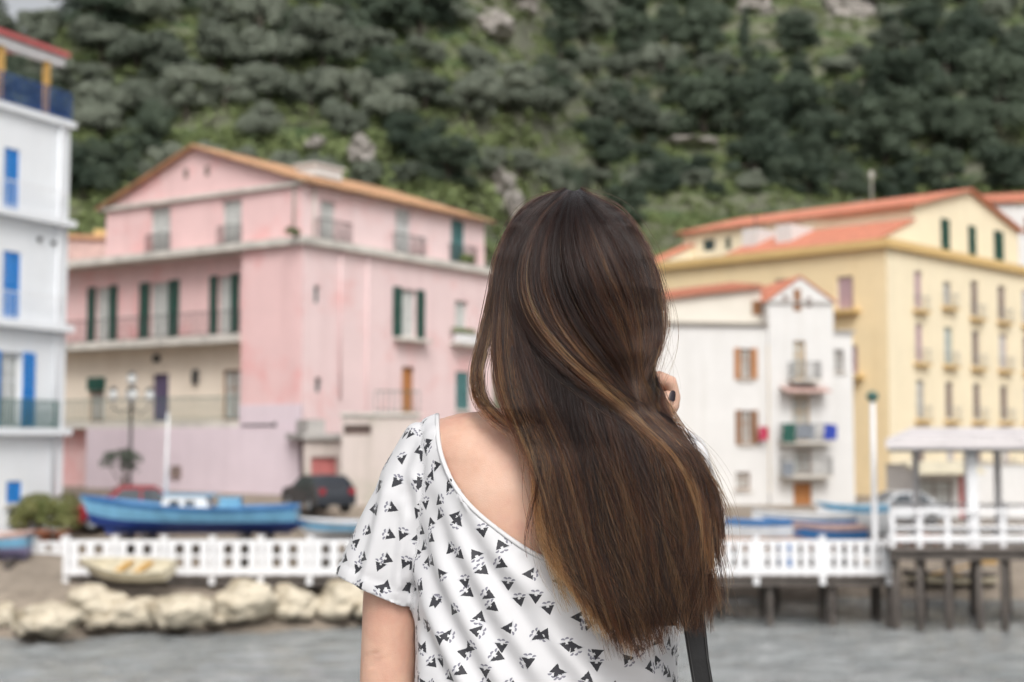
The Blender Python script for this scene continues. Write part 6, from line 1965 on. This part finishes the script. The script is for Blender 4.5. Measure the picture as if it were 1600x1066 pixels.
def colS(tc, g_, ncl):
    hot = np.exp(-((tc-0.14)/0.13)**2)*0.52 + np.exp(-((tc-0.66)/0.18)**2)*0.26
    return np.clip(0.07 + 0.16*g_.random(ncl)**1.6 + hot*g_.uniform(0.1, 1.2, ncl) + (g_.random(ncl) < 0.10)*g_.uniform(0.12, 0.4, ncl), 0, 1)
def colB(tc, g_, ncl):
    hot = np.exp(-((tc-0.10)/0.16)**2)*0.44
    return np.clip(0.06 + 0.20*g_.random(ncl)**1.4 + hot*g_.uniform(0.2, 1.2, ncl) + (g_.random(ncl) < 0.16)*g_.uniform(0.12, 0.42, ncl), 0, 1)
fly = lambda t, g_, k: g_.uniform(0.25, 0.5, k)
add_strands(GB, 420, 24, 1, (0.25, 1.1), 4.4, 2.6, colB, 0.00024, end_var=0.36, locks=26, lockamp=8.0)
add_strands(GB, 260, 12, 4, (0.0, 0.35), 2.6, 4.6, colB, 0.00026, end_var=0.45, locks=34, lockamp=11.0)
add_strands(GA, 230, 26, 2, (0.0, 0.8), 4.2, 1.1, colA, 0.00024, end_var=0.30, locks=14, lockamp=4.0)
add_strands(GLK, 40, 12, 22, (0.0, 0.8), 5.5, 1.6, colA, 0.00022, end_var=0.35)
add_strands(GA, 90, 12, 12, (-0.3, 0.1), 2.6, 2.2, colA, 0.00026, end_var=0.35)
add_strands(GS, 470, 28, 3, (-0.2, 0.6), 4.2, 1.15, colS, 0.00024, end_var=0.36, thin=True, locks=30, lockamp=4.0)
add_strands(GS, 240, 10, 13, (-0.6, -0.1), 2.4, 1.6, colS, 0.00026, end_var=0.40, thin=True, locks=36, lockamp=6.0)
mix = lambda t, g_, k: g_.uniform(0.06, 0.60, k)
add_strands(GS, 1300, 1, 31, (-0.5, 0.1), 7.0, 2.6, mix, 0.00020, end_var=0.6, thin=True)
add_strands(GB, 900, 1, 32, (-0.3, 0.2), 9.0, 3.6, mix, 0.00020, end_var=0.4)
add_strands(GA, 300, 1, 33, (-0.3, 0.2), 6.0, 2.6, mix, 0.00020, end_var=0.4)
add_strands(GS, 150, 1, 5, (-0.7, 0.0), 7.0, 4.0, fly, 0.00013, end_var=0.5)
add_strands(GS, 130, 1, 6, (-0.4, 0.1), 10.0, 4.5, fly, 0.00012, end_var=0.3, tt=(0.78, 1.0))
add_strands(GA, 40, 1, 8, (-0.4, 0.1), 9.0, 4.0, fly, 0.00012, end_var=0.3)
add_strands(GB, 130, 1, 7, (-0.6, 0.0), 9.0, 5.0, fly, 0.00013, end_var=0.3)
pos = np.concatenate(POS); cv = np.concatenate(COLV); rad = np.concatenate(RAD)
n_ = len(pos)
pos = pos - np.array(person.location)[None, None]
hc = bpy.data.hair_curves.new('hair')
hc.add_curves([MP]*n_)
hc.attributes['position'].data.foreach_set('vector', pos.astype('f').ravel())
ra = hc.attributes.get('radius') or hc.attributes.new('radius', 'FLOAT', 'POINT')
taper = np.minimum(1, 1.15-0.75*S_**3)
ra.data.foreach_set('value', (rad[:, None]*taper[None]).astype('f').ravel())
ca_ = hc.attributes.new('tint', 'FLOAT', 'CURVE'); ca_.data.foreach_set('value', cv.astype('f'))
m, n, l, b = nt('brown_hair')
n.remove(b)
hb = n.new('ShaderNodeBsdfHairPrincipled')
hb.parametrization = 'COLOR'
ti = nd(n, 'ShaderNodeAttribute', attribute_name='tint')
hi = n.new('ShaderNodeHairInfo')
gr = ramp(n, [(0.24, 0.20), (0.76, 0.92)])            # lighter towards the tips
l.new(hi.outputs['Intercept'], gr.inputs['Fac'])
mm = nd(n, 'ShaderNodeMath', operation='MULTIPLY'); l.new(ti.outputs['Fac'], mm.inputs[0]); l.new(gr.outputs['Color'], mm.inputs[1])
cr = ramp(n, [(0.0, (0.0040, 0.0014, 0.0010)), (0.12, (0.0110, 0.0040, 0.0026)), (0.30, (0.055, 0.0205, 0.0085)), (0.6, (0.27, 0.125, 0.044))])
l.new(mm.outputs[0], cr.inputs['Fac']); l.new(cr.outputs['Color'], hb.inputs['Color'])
hb.inputs['Roughness'].default_value = 0.34
hb.inputs['IOR'].default_value = 1.38
hb.inputs['Radial Roughness'].default_value = 0.45
hb.inputs['Random Roughness'].default_value = 0.3
l.new(hb.outputs[0], n['Material Output'].inputs['Surface'])
M['hair'] = m
hc.materials.append(m)
hair = bpy.data.objects.new('hair', hc); C.objects.link(hair); hair.parent = person
# dark inner mass added under the strands to block light
rows = []
for py in list(range(322, 985, 8)):
    a = np.interp(py, xl_y, xl_x) + 26; b_ = np.interp(py, xr_y, xr_x) - 26
    if py > 520: a += 10*min(1, (py-520)/80); b_ -= 8
    if 545 < py < 660: a = max(a, 790 + (py-560)*0.25); b_ = min(b_, 996)
    if py > 740: b_ = min(b_, 1058)
    row = []
    for k in range(25):
        t = k/24
        px = a + (b_-a)*(0.5-0.5*math.cos(math.pi*t))
        Yk = float(depth_of(np.array(px), np.array(float(py)), 0.95)) + 0.004
        row.append(P(px, py, Yk))
    back = [p + Vector((0, 0.006 + (0.02 if py < 560 else 0), 0)) for p in row[::-1]]
    rows.append(row + back)
hm = MB().loft(rows, True, True).mesh('hair_underlayer')
M['hair_core'] = simple('dark_hair_mass', (0.010, 0.006, 0.005), 0.95, 0.4, 60)
link('hair_underlayer', to_local(hm), M['hair_core'], hair, True)
